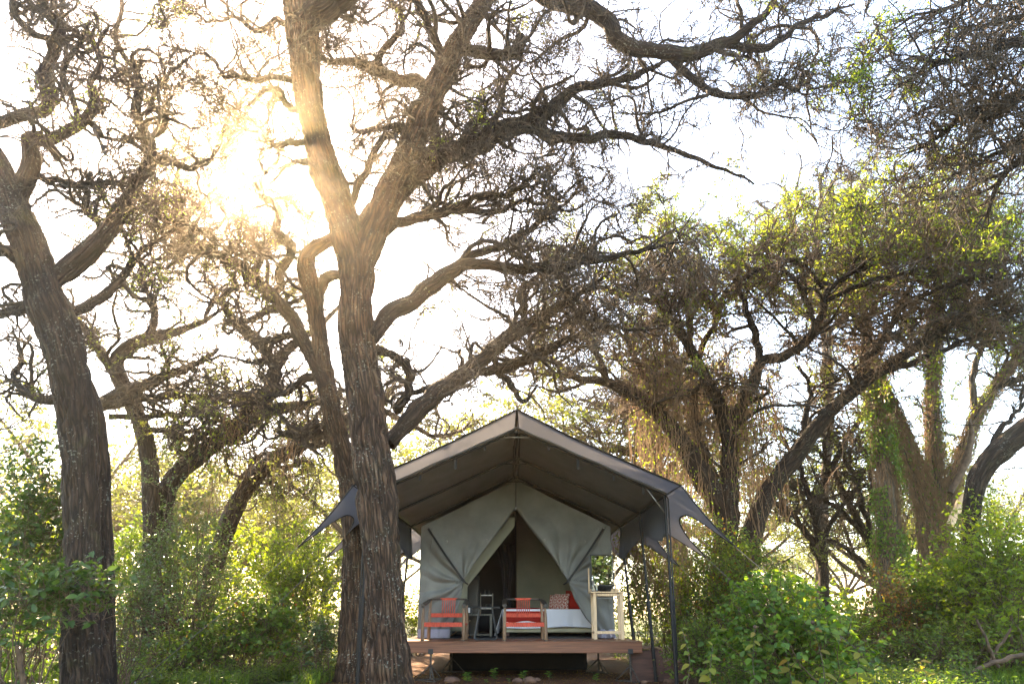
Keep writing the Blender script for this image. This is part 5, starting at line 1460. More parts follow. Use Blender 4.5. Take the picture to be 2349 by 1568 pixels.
def build_washstand():
    x0, y0, z0 = 1.43, 12.72, DZ + .0125      # left front corner of the top, front edge
    S = thing('washstand', 'slim pale pine washstand with tall mirror posts on the deck', 'washstand', (x0 + .3, y0 + .2, z0))
    H = .83; Wd = .62; Dp = .42
    MB().box((x0 + Wd / 2, y0 + Dp / 2, z0 + H), (Wd, Dp, .026), bev=.005).build('table_top', M['pine'], S)
    for lx, off in ((.075, 0), (Wd - .055, 0)):
        for ly in (.045, Dp - .045):
            MB().box((x0 + lx, y0 + ly, z0 + (H - .013) / 2 - .0005), (.062, .034, H - .014), bev=.006).build('leg', M['pine'], S)
    for ly in (.045, Dp - .045):
        for zz, h in ((H - .045, .042), (.12, .045)):
            MB().box((x0 + Wd / 2 + .01, y0 + ly + .0, z0 + zz), (Wd - .195, .022, h), bev=.004).build('rail', M['pine'], S)
    for lx in (.075, Wd - .055):
        for zz in (H - .045, .12):
            MB().box((x0 + lx, y0 + Dp / 2, z0 + zz), (.026, Dp - .126, .042), bev=.004).build('side_rail', M['pine'], S)
        for ly in (.045,):
            for zz in (H - .045, .12):
                MB().box((x0 + lx, y0 + ly - .021, z0 + zz), (.026, .010, .030), bev=.003).build('tenon_peg', M['pine'], S)
    MB().box((x0 + Wd / 2, y0 + Dp - .012, z0 + H + .043), (Wd - .08, .018, .06), bev=.003).build('back_board', M['pine'], S)
    for px in (.018, Wd - .105):
        MB().box((x0 + px, y0 + Dp - .035, z0 + H + .235), (.022, .03, .445), bev=.004).build('mirror_post', M['pine'], S)
    MB().tube([(x0 + .12, y0 + .0, z0 + H - .02), (x0 + .12, y0 - .035, z0 + H - .10), (x0 + .14, y0 - .04, z0 + H - .108), (x0 + Wd - .14, y0 - .04, z0 + H - .108), (x0 + Wd - .12, y0 - .035, z0 + H - .10), (x0 + Wd - .12, y0, z0 + H - .02)], .005, 6).build('towel_bar', M['steel'], S, True)
    # swivelling mirror
    mx0, mx1 = x0 + .052, x0 + Wd - .128
    mz0, mz1 = z0 + H + .125, z0 + H + .715
    ym = y0 + Dp - .04
    fr = []
    w = .024
    mirror = MB().box(((mx0 + mx1) / 2, ym - .002, (mz0 + mz1) / 2), (mx1 - mx0 - .03, .008, mz1 - mz0 - .03)).build('mirror_glass', M['mirror'], S)
    for (c, sz) in ((((mx0 + mx1) / 2, ym, mz0 + w / 2), (mx1 - mx0, .03, w)), (((mx0 + mx1) / 2, ym, mz1 - w / 2), (mx1 - mx0, .03, w)),
                    ((mx0 + w / 2, ym, (mz0 + mz1) / 2), (w, .03, mz1 - mz0 - 2 * w)), ((mx1 - w / 2, ym, (mz0 + mz1) / 2), (w, .03, mz1 - mz0 - 2 * w))):
        MB().box(c, sz, bev=.004).build('frame_bar', M['black'], mirror)
    MB().box(((mx0 + mx1) / 2, ym + .012, (mz0 + mz1) / 2), (mx1 - mx0 - .02, .006, mz1 - mz0 - .02)).build('mirror_back', M['black'], S)
    # things on it
    tz = z0 + H + .0135
    b = MB().lathe((x0 + .285, y0 + .17, tz), [(.085, 0), (.10, .004), (.125, .05), (.140, .095), (.142, .103), (.136, .103), (.118, .05), (.09, .015), (.02, .012)], 40).build('wash_basin', M['black'], None, True, autosmooth=50)
    tag(b, 'round black wash basin on the pine washstand', 'basin')
    b = MB().lathe((x0 + .062, y0 + .13, tz), [(.024, 0), (.030, .004), (.032, .03), (.032, .13), (.026, .165), (.013, .20), (.011, .25), (.013, .252), (.013, .268)], 24).build('water_bottle', M['glass'], None, True, autosmooth=60)
    tag(b, 'slim clear glass water bottle on the pine washstand', 'bottle')
    MB().lathe((x0 + .062, y0 + .13, tz), [(.0145, .27), (.0155, .285), (.012, .30)], 14).build('stopper', M['steel'], b, True)
    g = MB().lathe((x0 + .130, y0 + .10, tz), [(.026, 0), (.030, .003), (.032, .06), (.033, .125), (.030, .125), (.028, .06), (.026, .012)], 24).build('drinking_glass', M['glass'], None, True, autosmooth=60)
    tag(g, 'clear drinking glass beside the water bottle on the washstand', 'glass')
build_washstand()

def pillow(name, c, size, rz, ry, mat, lab, cat='pillow', group=None):
    mb = MB()
    R = Matrix.Rotation(rz, 3, 'Z') @ Matrix.Rotation(ry, 3, 'X')
    n = 18
    for s in (1, -1):
        def f(u, v, s=s):
            x = (u - .5) * 2; y = (v - .5) * 2
            k = max(0, (1 - abs(x) ** 2.6)) ** .5 * max(0, (1 - abs(y) ** 2.6)) ** .5
            pin = 1 - .07 * (1 - abs(x)) * abs(y) ** 3 - .07 * (1 - abs(y)) * abs(x) ** 3
            q = Vector((x * size[0] / 2 * (1 - .08 * (1 - y * y)) if False else x * size[0] / 2 * pin, s * size[1] / 2 * k, y * size[2] / 2 * pin))
            return q
        mb.grid(f, n, n)
    me = bpy.data.meshes.new(name)
    me.from_pydata(mb.v, [], mb.f); me.materials.append(mat)
    me.polygons.foreach_set('use_smooth', np.ones(len(me.polygons), dtype=bool)); me.update()
    o = bpy.data.objects.new(name, me); SC.collection.objects.link(o)
    o.location = c; o.rotation_euler = (ry, 0, rz)
    return tag(o, lab, cat, group)

def build_bed():
    z0 = DZ + .03
    bx0, bx1, by0, by1 = -.17, 1.74, 14.35, 15.85
    B = thing('bed', 'low bed made up with a white linen cover inside the tent', 'bed', ((bx0 + bx1) / 2, 15.1, z0))
    for (x, y) in ((bx0 + .08, by0 + .08), (bx1 - .08, by0 + .08), (bx0 + .08, by1 - .08), (bx1 - .08, by1 - .08)):
        MB().box((x, y, z0 + .035), (.07, .07, .07), bev=.006).build('leg', M['step_wood'], B)
    MB().box(((bx0 + bx1) / 2, 15.1, z0 + .115), (bx1 - bx0 - .06, 1.44, .09), bev=.015).build('bed_base', M['bed_base'], B)
    MB().box(((bx0 + bx1) / 2, 15.1, z0 + .33), (bx1 - bx0 - .05, 1.44, .33), bev=.05).build('mattress', M['linen'], B, True, autosmooth=50)
    # cover falling down the long side and the foot
    def cover(u, v):
        # v: 0 front hem -> .35 top edge -> 1 back
        x = bx0 - .02 + u * (bx1 - bx0 + .04)
        drop = .36 + .02 * math.sin(u * 7)
        if v < .4:
            t = v / .4
            zz = z0 + .52 - drop * (1 - t)
            yy = by0 - .03 - .035 * (1 - t) * (1 + .5 * math.sin(u * 31 + 2 * math.sin(u * 9)))
        else:
            t = (v - .4) / .6
            zz = z0 + .525 + .012 * math.sin(u * 6) * math.sin(t * 4)
            yy = by0 - .03 + t * 1.4
        if u < .06:
            k = (1 - u / .06)
            if v > .4: zz -= .02 * k
        return (x, yy, zz)
    MB().grid(cover, 70, 40).build('bed_cover', M['linen'], B, True, solid=.006)
    # corner of the cover hanging at the foot end
    def foot(u, v):
        y = by0 - .03 + u * 1.3
        zz = z0 + .52 - v * (.43 + .05 * math.sin(u * 8) + (.06 if u < .12 else 0))
        return (bx0 - .03 - .12 * v * (1 - u) ** 2 - .03 * v - .02 * math.sin(u * 17) * v, y, zz)
    MB().grid(foot, 30, 16).build('bed_cover', M['linen'], B, True, solid=.006)
    # red blanket folded across the foot end
    def blk(u, v):
        p = cover(.02 + u * .42, .4 * (.36 + .64 * v) if v < .75 else .4 + (v - .75) * 2.2)
        return (p[0], p[1] - .014 if v < .75 else p[1], p[2] + (.016 if v >= .55 else .0) - (.02 * math.sin(u * 9) if v < .1 else 0))
    o = MB().grid(blk, 34, 30).build('blanket', M['red_cloth'], None, True, solid=.012)
    tag(o, 'dark red blanket folded over the foot of the bed', 'blanket')
    zt = z0 + .53
    pillow('pillow', (1.06, 15.05, zt + .155), (.40, .17, .36), math.radians(-38), math.radians(-14), M['print'], 'plump pillow with red triangle print, leaning in front of its twin', 'pillow')
    pillow('pillow', (.98, 15.30, zt + .15), (.38, .16, .34), math.radians(-30), math.radians(-16), M['print'], 'pillow with red triangle print, half hidden behind its twin', 'pillow')
    pillow('pillow', (1.36, 15.02, zt + .19), (.44, .18, .42), math.radians(-20), math.radians(-12), M['red_cloth'], 'plain dark red pillow at the head of the bed', 'pillow')
build_bed()

def build_desk():
    z0 = DZ + .025
    x0, x1, y0, y1 = -1.30, -.40, 14.3, 14.75
    D = thing('writing_desk', 'slim grey desk frame inside the tent behind the side table', 'desk', ((x0 + x1) / 2, 14.5, z0))
    MB().box(((x0 + x1) / 2, (y0 + y1) / 2, z0 + .42), (x1 - x0, y1 - y0, .035), bev=.005).build('desk_top', M['ladder'], D)
    for x in (x0 + .03, x1 - .03):
        for y in (y0 + .03, y1 - .03):
            MB().box((x, y, z0 + .20), (.045, .045, .405), bev=.004).build('leg', M['ladder'], D)
    MB().box(((x0 + x1) / 2 + .2, y0 + .03, z0 + .03), (.40, .03, .03), bev=.003).build('stretcher', M['ladder'], D)
    L_ = thing('ladder_shelf', 'narrow ladder shelf standing on the desk inside the tent', 'shelf', (-.53, 14.6, z0 + .44))
    for x in (-.655, -.405):
        MB().box((x, 14.6, z0 + .4385 + .21), (.022, .03, .42), bev=.003).build('side_rail', M['ladder'], L_)
    for z in (.105, .375):
        MB().box((-.53, 14.59, z0 + .44 + z), (.226, .14, .018), bev=.003).build('shelf_board', M['steel'], L_)
    for i, x in enumerate((-.565, -.485)):
        b = MB().lathe((x, 14.58, z0 + .44 + .3845), [(.020, 0), (.024, .003), (.024, .055), (.018, .07), (.010, .078), (.010, .092), (.012, .094), (.012, .11)], 18).build('dropper_bottle', M['black'], None, True, autosmooth=50)
        tag(b, 'small black bottle on the upper shelf in the tent, on the ' + ('door flap' if i == 0 else 'bed') + ' side', 'bottle', 'black bottles on the upper shelf')
        b = MB().lathe((x, 14.58, z0 + .44 + .1145), [(.030, 0), (.034, .004), (.036, .085), (.033, .085), (.031, .01)], 18).build('mug', M['black'], None, True, autosmooth=50)
        tag(b, 'black mug on the lower shelf in the tent, on the ' + ('door flap' if i == 0 else 'bed') + ' side', 'mug', 'black mugs on the lower shelf')
        MB().tube([(x + .034, 14.58, z0 + .62), (x + .058, 14.58, z0 + .615), (x + .058, 14.58, z0 + .585), (x + .035, 14.58, z0 + .575)], .005, 6).build('handle', M['black'], b, True)
    bx = thing('storage_box', 'pale metal box standing on the desk end by the door flap', 'box', (-1.02, 14.42, z0 + .44))
    MB().box((-1.02, 14.42, z0 + .438 + .075), (.40, .2, .15), bev=.01).build('box_body', M['table_grey'], bx)
    MB().box((-1.02, 14.3165, z0 + .438 + .075), (.33, .006, .10), bev=.003).build('box_front', M['linen'], bx)
    for s in (-1, 1):
        MB().box((-1.02 + s * .10, 14.312, z0 + .438 + .13), (.03, .008, .03), bev=.002).build('latch', M['steel'], bx)
    mr = thing('standing_panel', 'black framed dark panel leaning behind the desk', 'panel', (-.98, 14.95, z0))
    MB().box((-.98, 14.95, z0 + .62), (.50, .02, 1.2), bev=.004).build('panel_face', M['black'], mr)
    for s in (-1, 1):
        MB().box((-.98 + s * .262, 14.945, z0 + .62), (.022, .035, 1.24), bev=.003).build('frame_bar', M['black_iron'], mr)
    MB().box((-.98, 14.945, z0 + 1.232), (.50, .035, .022), bev=.003).build('frame_bar', M['black_iron'], mr)
    st = thing('luggage_rack', 'folding luggage rack under the desk inside the tent', 'rack', (-1.0, 14.2, z0))
    for y in (14.1, 14.3):
        MB().tube([(-1.22, y, z0 + .01), (-.86, y, z0 + .30)], .011, 8).build('rack_leg', M['chair_leg'], st, True)
        MB().tube([(-.86, y + .025, z0 + .01), (-1.22, y + .025, z0 + .30)], .011, 8).build('rack_leg', M['chair_leg'], st, True)
    MB().tube([(-.86, 14.08, z0 + .305), (-.86, 14.35, z0 + .305)], .011, 8).build('rack_bar', M['chair_leg'], st, True)
    MB().tube([(-1.22, 14.08, z0 + .305), (-1.22, 14.35, z0 + .305)], .011, 8).build('rack_bar', M['chair_leg'], st, True)
build_desk()

# ------------------------------------------------------------------ shrubs
LEAF_ME = {}
def leaf_mesh(matname, ratio):
    k = (matname, round(ratio, 2))
    if k not in LEAF_ME:
        V, Fq = leafy(np.zeros((1, 3)), np.array([[0, 1.0, 0]]), np.array([[0, 0, 1.0]]), 1.0, ratio, 'ovate', fold=.22)
        # a finer blade for the leaves that are objects of their own
        prof = [(0, .02), (.12, .28), (.3, .46), (.5, .47), (.7, .36), (.88, .16), (1.0, .0)]
        v = []; f = []
        for (t, w) in prof:
            z = -.10 * t * t
            v += [(-w * ratio, t, z + w * ratio * .35), (0, t, z), (w * ratio, t, z + w * ratio * .35)]
        for i in range(len(prof) - 1):
            a = i * 3
            f += [(a, a + 1, a + 4, a + 3), (a + 1, a + 2, a + 5, a + 4)]
        me = bpy.data.meshes.new('leaf'); me.from_pydata(v, [], f); me.materials.append(M[matname])
        me.polygons.foreach_set('use_smooth', np.ones(len(me.polygons), dtype=bool)); me.update()
        LEAF_ME[k] = me
    return LEAF_ME[k]
def leaf_objects(parent, pos, d, nrm, size, matname, ratio=.6):
    me = leaf_mesh(matname, ratio)
    w = world_loc(parent)
    d = unit(d); side = unit(np.cross(d, nrm)); nn = np.cross(side, d)
    for i in range(len(pos)):
        mt = Matrix(((side[i][0], d[i][0], nn[i][0], 0), (side[i][1], d[i][1], nn[i][1], 0), (side[i][2], d[i][2], nn[i][2], 0), (0, 0, 0, 1)))
        o = bpy.data.objects.new('leaf', me)
        SC.collection.objects.link(o); o.parent = parent
        o.matrix_basis = Matrix.Translation(Vector(pos[i]) - w) @ mt @ Matrix.Scale(float(size[i]), 4)

def px_lobes(x0, x1, ytop, Y, depth, n, rng, zmin=0.0, fill=.5):
    """overlapping lobes filling the span x0..x1 of the picture up to row ytop, at distance Y"""
    a = pt(x0, 1410, Y)[0]; b = pt(x1, 1410, Y)[0]
    H = pt((x0 + x1) / 2, ytop, Y)[2]
    W = b - a; c = (a + b) / 2
    L = []
    for i in range(n):
        u = rng.uniform(-1, 1)
        hz = H * (1 - .38 * u * u) * rng.uniform(.72, 1.0)
        rz = rng.uniform(.28, .45) * H
        z = rng.uniform(max(zmin + rz * .6, 0), max(hz - rz, zmin + rz * .61)) if i % 2 else max(hz - rz, zmin)
        rx = rng.uniform(.18, .32) * W + .08
        L.append((c + u * (W / 2 - rx * .7), Y + rng.uniform(-1, 1) * depth * .5, z, rx, max(.25, depth * rng.uniform(.3, .5)), rz))
    return np.array(L)

def shrub(name, label, cat, base, lobes, n, size, mat, seed, ratio=.6, kind='ovate', per=8, twig=.22, stemmat='stem_brown', nstem=30, upl=.55, droop=.25, group=None, single=0, extra=None, shell=.16, gap=.42, tall=0, spread=1.0):
    rng = rng_(seed)
    o = thing(name, label, cat, base, group)
    w = lobes[:, 3] * lobes[:, 5] + lobes[:, 3] * lobes[:, 4]
    n = int(n * .9)
    na = int(n / per * 1.7)
    li = rng.choice(len(lobes), na, p=w / w.sum())
    d = rand_unit(rng, na); d[:, 2] = np.where(d[:, 2] < -.45, -d[:, 2], d[:, 2])
    rr = 1 - np.abs(rng.normal(size=na)) * shell
    rr = np.where(rng.random(na) < .22, rng.uniform(.3, .9, na), rr)
    pos = lobes[li, :3] + d * lobes[li, 3:6] * rr[:, None]
    g = vnoise(pos * 2.6 + seed, seed) * .6 + vnoise(pos * 6 + seed, seed + 1) * .4
    keep = (g > gap - .06) & (pos[:, 2] > .03)
    pos = pos[keep][:int(n / per)]; d = d[keep][:int(n / per)]
    na = len(pos)
    sd = unit(d + rng.normal(size=(na, 3)) * .5 + np.array([0, 0, .45]))
    if tall:
        top = rng.choice(na, min(tall, na), replace=False)
        sd[top] = unit(sd[top] * .3 + np.array([0, 0, 1.0])); 
    tl = twig * rng.uniform(.5, 1.3, na)
    # twigs
    mid = pos + sd * tl[:, None] * .5 + rng.normal(size=(na, 3)) * .012
    end = pos + sd * tl[:, None] + np.array([0, 0, -.15]) * tl[:, None] * droop
    TP = np.stack([pos - sd * tl[:, None] * .5, pos, mid, end], 1)
    TR = np.tile(np.array([.0035, .003, .0022, .0012]), (na, 1)) * (1 + size * 4)
    V, Fq, _ = tubes(TP, TR, 3)
    c = np.array(base)
    fs = [Fq]
    # stems from the foot to the twigs
    si = rng.choice(na, min(nstem, na), replace=False)
    P0 = c[None] + rng.normal(size=(len(si), 3)) * np.array([lobes[:, 3].max() * .5, .12, 0.0]); P0 = c[None] + (P0 - c[None]) * spread; k_ = .4 * spread; P0[:, 0] = P0[:, 0] * (1 - k_) + pos[si, 0] * k_; P0[:, 1] = P0[:, 1] * (1 - k_) + pos[si, 1] * k_
    P0[:, 2] = base[2] - .05
    t = np.linspace(0, 1, 7)[None, :, None]
    SP = P0[:, None] * (1 - t) + pos[si][:, None] * t + (np.sin(t * 3.14) * rng.normal(size=(len(si), 1, 3)) * .14)
    SP[:, 1:-1] += rng.normal(size=(len(si), 5, 3)) * .03
    SR = np.linspace(1, .3, 7)[None] * rng.uniform(.006, .014, (len(si), 1))
    VS, FS, _ = tubes(SP, SR, 5)
    part('stems', mesh_np('stems', np.concatenate([V, VS]), [Fq, FS + len(V)], M[stemmat]), o, kind='stuff')
    # leaves in pairs along the twigs
    k = np.tile(np.arange(per), na); ai = np.repeat(np.arange(na), per)
    tt = (k + rng.random(len(k)) * .6) / per
    sgn = np.where(k % 2 == 0, 1.0, -1.0)
    T = sd[ai]
    sv = unit(np.cross(T, np.array([0, 0, 1.0])) + rng.normal(size=(len(k), 3)) * .35)
    ld = unit(T * .45 + sv * sgn[:, None] + rng.normal(size=(len(k), 3)) * .25 + np.array([0, 0, -droop]))
    ln = unit(np.array([0, 0, 1.0]) * upl + d[ai] * (1 - upl) + rng.normal(size=(len(k), 3)) * .33)
    lp = pos[ai] + T * (tl[ai] * tt)[:, None] + rng.normal(size=(len(k), 3)) * .01
    ls = size * rng.uniform(.40, 1.35, len(k))
    if single:
        # leaves facing the photograph's side of the bush become objects of their own
        front = np.argsort(lp[:, 1] - .25 * ls / size + rng.random(len(lp)) * .25)[:single]
        m = np.zeros(len(lp), bool); m[front] = True
        leaf_objects(o, lp[m], ld[m], ln[m], ls[m] * 1.05, mat, ratio)
        lp, ld, ln, ls = lp[~m], ld[~m], ln[~m], ls[~m]
    VL, FL = leafy(lp, ld, ln, ls, ls * ratio, kind, fold=.2)
    part('foliage', mesh_np('foliage', VL, FL, M[mat], smooth=False), o, kind='stuff')
    if extra:
        for (em, en, es) in extra:
            ii = rng.choice(na, en)
            ep = pos[ii] + rng.normal(size=(en, 3)) * .08
            VL, FL = leafy(ep, unit(rng.normal(size=(en, 3)) + np.array([0, 0, -.5])), unit(rng.normal(size=(en, 3)) + np.array([0, -.4, .8])), es * rng.uniform(.6, 1.3, en), es * ratio, 'ovate')
            part('withered_leaves', mesh_np('withered_leaves', VL, FL, M[em], smooth=False), o, kind='stuff')
    return o

def B(x, Y):
    p = pt(x, 1410, Y)
    return (p[0], Y, gz(p[0], Y))

def build_shrubs():
    R = lambda s: rng_(s)
    # ---- left side
    r = R(101)
    shrub('broadleaf_shrub', 'tall dark broad-leaved shrub filling the space left of the massive ridged trunk', 'shrub', B(60, 9.3), px_lobes(-60, 150, 890, 9.3, .9, 20, r), 5600, .09, 'leaf_dark', 1, .58, per=7, twig=.3, gap=.40, single=60, nstem=22)
    lob = np.array([(*pt(x, y, Y), w, .28, h) for (x, y, w, h, Y) in ((20, 1370, .32, .18, 7.5), (100, 1360, .36, .2, 7.4), (60, 1400, .4, .2, 7.5), (170, 1375, .30, .16, 7.4), (225, 1345, .24, .14, 7.4), (130, 1430, .22, .14, 7.4), (215, 1410, .2, .14, 7.4), (10, 1430, .3, .14, 7.6))])
    shrub('sapling', 'leafy sapling on a thin stem whose branches cross the massive ridged trunk', 'sapling', (pt(98, 1410, 7.5)[0], 7.5, gz(pt(98, 1410, 7.5)[0], 7.5)), lob, 1500, .09, 'leaf_dark', 2, .55, per=7, twig=.28, single=180, nstem=9, gap=.36, upl=.75, spread=.04)
    r = R(103)
    shrub('glossy_shrub', 'tall airy shrub with small glossy leaves in front of the crooked two-stemmed acacia', 'shrub', B(400, 12.4), px_lobes(275, 560, 1030, 12.4, 1.3, 18, r), 10500, .056, 'leaf_glossy', 3, .55, per=9, twig=.3, gap=.47, nstem=60, kind='ovate', tall=60)
    r = R(104)
    shrub('glossy_shrub', 'slender glossy shrub with light sprays close beside the massive ridged trunk', 'shrub', B(285, 10.2), px_lobes(240, 345, 1230, 10.2, .7, 8, r), 2100, .06, 'leaf_glossy', 4, .5, per=9, twig=.34, gap=.48, nstem=24)
    r = R(105)
    shrub('creeper_mound', 'broad mound of round-leaved creeper below the airy glossy shrub', 'creeper', B(560, 12.2), px_lobes(420, 720, 1345, 12.2, 1.2, 13, r), 5200, .075, 'leaf_mid', 5, .85, per=6, twig=.2, gap=.40, nstem=50, extra=[('leaf_brown', 160, .06)])
    r = R(106)
    shrub('backlit_thicket', 'sunlit yellow-green thicket left of the slim leaning acacia', 'shrub', B(690, 15.2), px_lobes(560, 810, 1175, 15.2, 1.4, 18, r), 11000, .075, 'leaf_light', 6, .6, per=7, twig=.3, gap=.46, nstem=110, kind='diamond')
    r = R(107)
    shrub('backlit_thicket', 'lighter far thicket showing over the creeper mound, below the slanting limb', 'shrub', B(560, 18), px_lobes(380, 720, 1165, 18, 1.6, 18, r), 9000, .11, 'leaf_light', 7, .6, per=7, twig=.35, gap=.45, nstem=80, kind='diamond')
    r = R(108)
    shrub('leafy_bush', 'small dark bush with shiny top leaves at the foot of the slim leaning acacia', 'bush', B(738, 12.0), px_lobes(705, 775, 1385, 12.0, .5, 7, r), 1300, .07, 'leaf_glossy', 8, .6, per=7, twig=.2, gap=.38, nstem=18)
    r = R(109)
    shrub('leafy_bush', 'deep green bush between the massive trunk and the crooked two-stemmed acacia', 'bush', B(300, 14.8), px_lobes(215, 440, 1160, 14.8, 1.2, 14, r), 6500, .085, 'leaf_mid', 9, .6, per=7, twig=.3, gap=.44, nstem=50, kind='diamond')
    r = R(110)
    shrub('backlit_thicket', 'sunlit green thicket behind the dark broad-leaved shrub', 'shrub', B(60, 13), px_lobes(-120, 240, 1110, 13, 1.4, 18, r), 8000, .085, 'leaf_light', 10, .6, per=7, twig=.3, gap=.46, nstem=60, kind='diamond')
    r = R(111)
    shrub('leafy_bush', 'low green bush in front of the creeper mound near the crooked acacia', 'bush', B(420, 11.6), px_lobes(300, 540, 1420, 11.6, .9, 9, r), 3000, .065, 'leaf_ground', 11, .6, per=6, twig=.22, gap=.38, nstem=40)
    r = R(112)
    shrub('backlit_thicket', 'pale thicket glimpsed between the thick trunk and the tent wall', 'shrub', B(940, 19), px_lobes(860, 1010, 1300, 19, 1.0, 9, r), 3000, .08, 'leaf_light', 12, .6, per=7, twig=.3, gap=.4, nstem=40, kind='diamond')
    # ---- right side
    r = R(121)
    shrub('creeper_bush', 'rounded bush smothered in bright heart-leaved creeper beside the wooden steps', 'bush', B(1790, 9.4), px_lobes(1640, 1930, 1298, 9.4, 1.3, 18, r), 6200, .085, 'leaf_bush', 13, .78, per=6, twig=.2, gap=.36, nstem=40, single=220, extra=[('leaf_yellow', 40, .08), ('leaf_brown', 120, .06)], tall=50)
    r = R(122)
    shrub('creeper_mound', 'long bank of tangled green creeper below the three-stemmed acacia', 'creeper', B(2200, 13.0), px_lobes(2030, 2420, 1235, 13.0, 1.6, 20, r), 9500, .085, 'leaf_mid', 14, .8, per=6, twig=.25, gap=.40, nstem=80, extra=[('leaf_brown', 300, .06)])
    r = R(123)
    shrub('thorn_thicket', 'reddish brown half-withered thicket at the end of the creeper bank', 'shrub', B(2050, 12.6), px_lobes(1985, 2110, 1270, 12.6, .8, 9, r), 3000, .06, 'leaf_brown', 15, .6, per=6, twig=.28, gap=.44, nstem=120, extra=[('leaf_mid', 700, .06)])
    r = R(124)
    shrub('backlit_thicket', 'sunny yellow-green bush under the thick trunk that leans away right', 'shrub', B(2280, 11.6), px_lobes(2165, 2420, 1065, 11.6, 1.2, 20, r), 10500, .08, 'leaf_light', 16, .62, per=7, twig=.32, gap=.46, nstem=80)
    r = R(125)
    shrub('vine_thicket', 'tangled sunlit thicket of creeper and stems behind the tent poles', 'shrub', B(1560, 15.6), px_lobes(1440, 1680, 1150, 15.6, 1.6, 18, r), 11000, .065, 'leaf_light', 17, .65, per=7, twig=.3, gap=.48, nstem=110, kind='diamond', extra=[('leaf_brown', 1200, .055), ('leaf_mid', 2500, .07)])
    r = R(126)
    shrub('vine_thicket', 'green creeper heaped round the foot of the vine-hung acacia', 'creeper', B(1690, 14.2), px_lobes(1590, 1800, 1160, 14.2, 1.2, 15, r), 7500, .07, 'leaf_mid', 18, .7, per=6, twig=.28, gap=.46, nstem=60, kind='diamond', extra=[('leaf_brown', 900, .055), ('leaf_light', 1500, .06)])
    r = R(127)
    shrub('leafy_bush', 'low soft green bush between the wooden steps and the heart-leaved bush', 'bush', B(1590, 11.2), px_lobes(1535, 1660, 1415, 11.2, .9, 10, r), 2600, .065, 'leaf_ground', 19, .55, per=7, twig=.25, gap=.38, nstem=40)
    r = R(128)
    shrub('leafy_bush', 'grey-green leafy bush in front of the creeper bank', 'bush', B(2150, 11.6), px_lobes(2010, 2360, 1400, 11.6, 1.2, 13, r), 5200, .07, 'leaf_ground', 20, .5, per=7, twig=.25, gap=.38, nstem=60)
    r = R(129)
    shrub('leafy_bush', 'low light green bush between the heart-leaved bush and the brown thicket', 'bush', B(1960, 12.4), px_lobes(1900, 2040, 1365, 12.4, .9, 9, r), 2800, .065, 'leaf_light', 21, .6, per=7, twig=.25, gap=.4, nstem=40)
    r = R(130)
    shrub('backlit_thicket', 'pale distant thicket closing the gap beside the green-wrapped trunk', 'shrub', B(1900, 24), px_lobes(1760, 2080, 1300, 24, 1.5, 14, r), 4500, .14, 'leaf_light', 22, .6, per=7, twig=.4, gap=.4, nstem=40, kind='diamond')
    r = R(131)
    shrub('backlit_thicket', 'distant thicket seen past the tent poles under the fly wing', 'shrub', B(1500, 21), px_lobes(1380, 1640, 1260, 21, 1.5, 13, r), 5000, .09, 'leaf_light', 23, .6, per=7, twig=.35, gap=.4, nstem=40, kind='diamond')
    r = R(132)
    shrub('backlit_thicket', 'distant thicket seen between the slim leaning acacia and the crooked stems', 'shrub', B(760, 25), px_lobes(540, 920, 1190, 25, 2, 18, r), 6500, .17, 'leaf_mid', 24, .6, per=7, twig=.4, gap=.4, nstem=40, kind='diamond')
    r = R(133)
    shrub('backlit_thicket', 'distant thicket behind the massive trunk and the airy glossy shrub', 'shrub', B(250, 22), px_lobes(-150, 540, 1150, 22, 2, 26, r), 9000, .16, 'leaf_mid', 25, .6, per=7, twig=.4, gap=.4, nstem=40, kind='diamond')
    r = R(134)
    shrub('backlit_thicket', 'distant thicket behind the creeper bank and the three-stemmed acacia', 'shrub', B(2200, 22), px_lobes(2030, 2500, 1170, 22, 2, 20, r), 7500, .16, 'leaf_mid', 26, .6, per=7, twig=.4, gap=.4, nstem=40, kind='diamond')
    # seen only in the mirror
    rr = R(135)
    lob = np.array([(rr.uniform(2.6, 6.0), rr.uniform(-5.2, -3.6), rr.uniform(.6, 4.3), rr.uniform(.6, 1.0), rr.uniform(.5, .8), rr.uniform(.5, .9)) for _ in range(30)])
    shrub('leafy_bush', 'big leafy green bush that shows only as the reflection in the washstand mirror', 'bush', (4.2, -4.4, 0), lob, 11000, .23, 'leaf_darkened', 27, .7, per=7, twig=.35, gap=.2, nstem=60, kind='diamond')
build_shrubs()

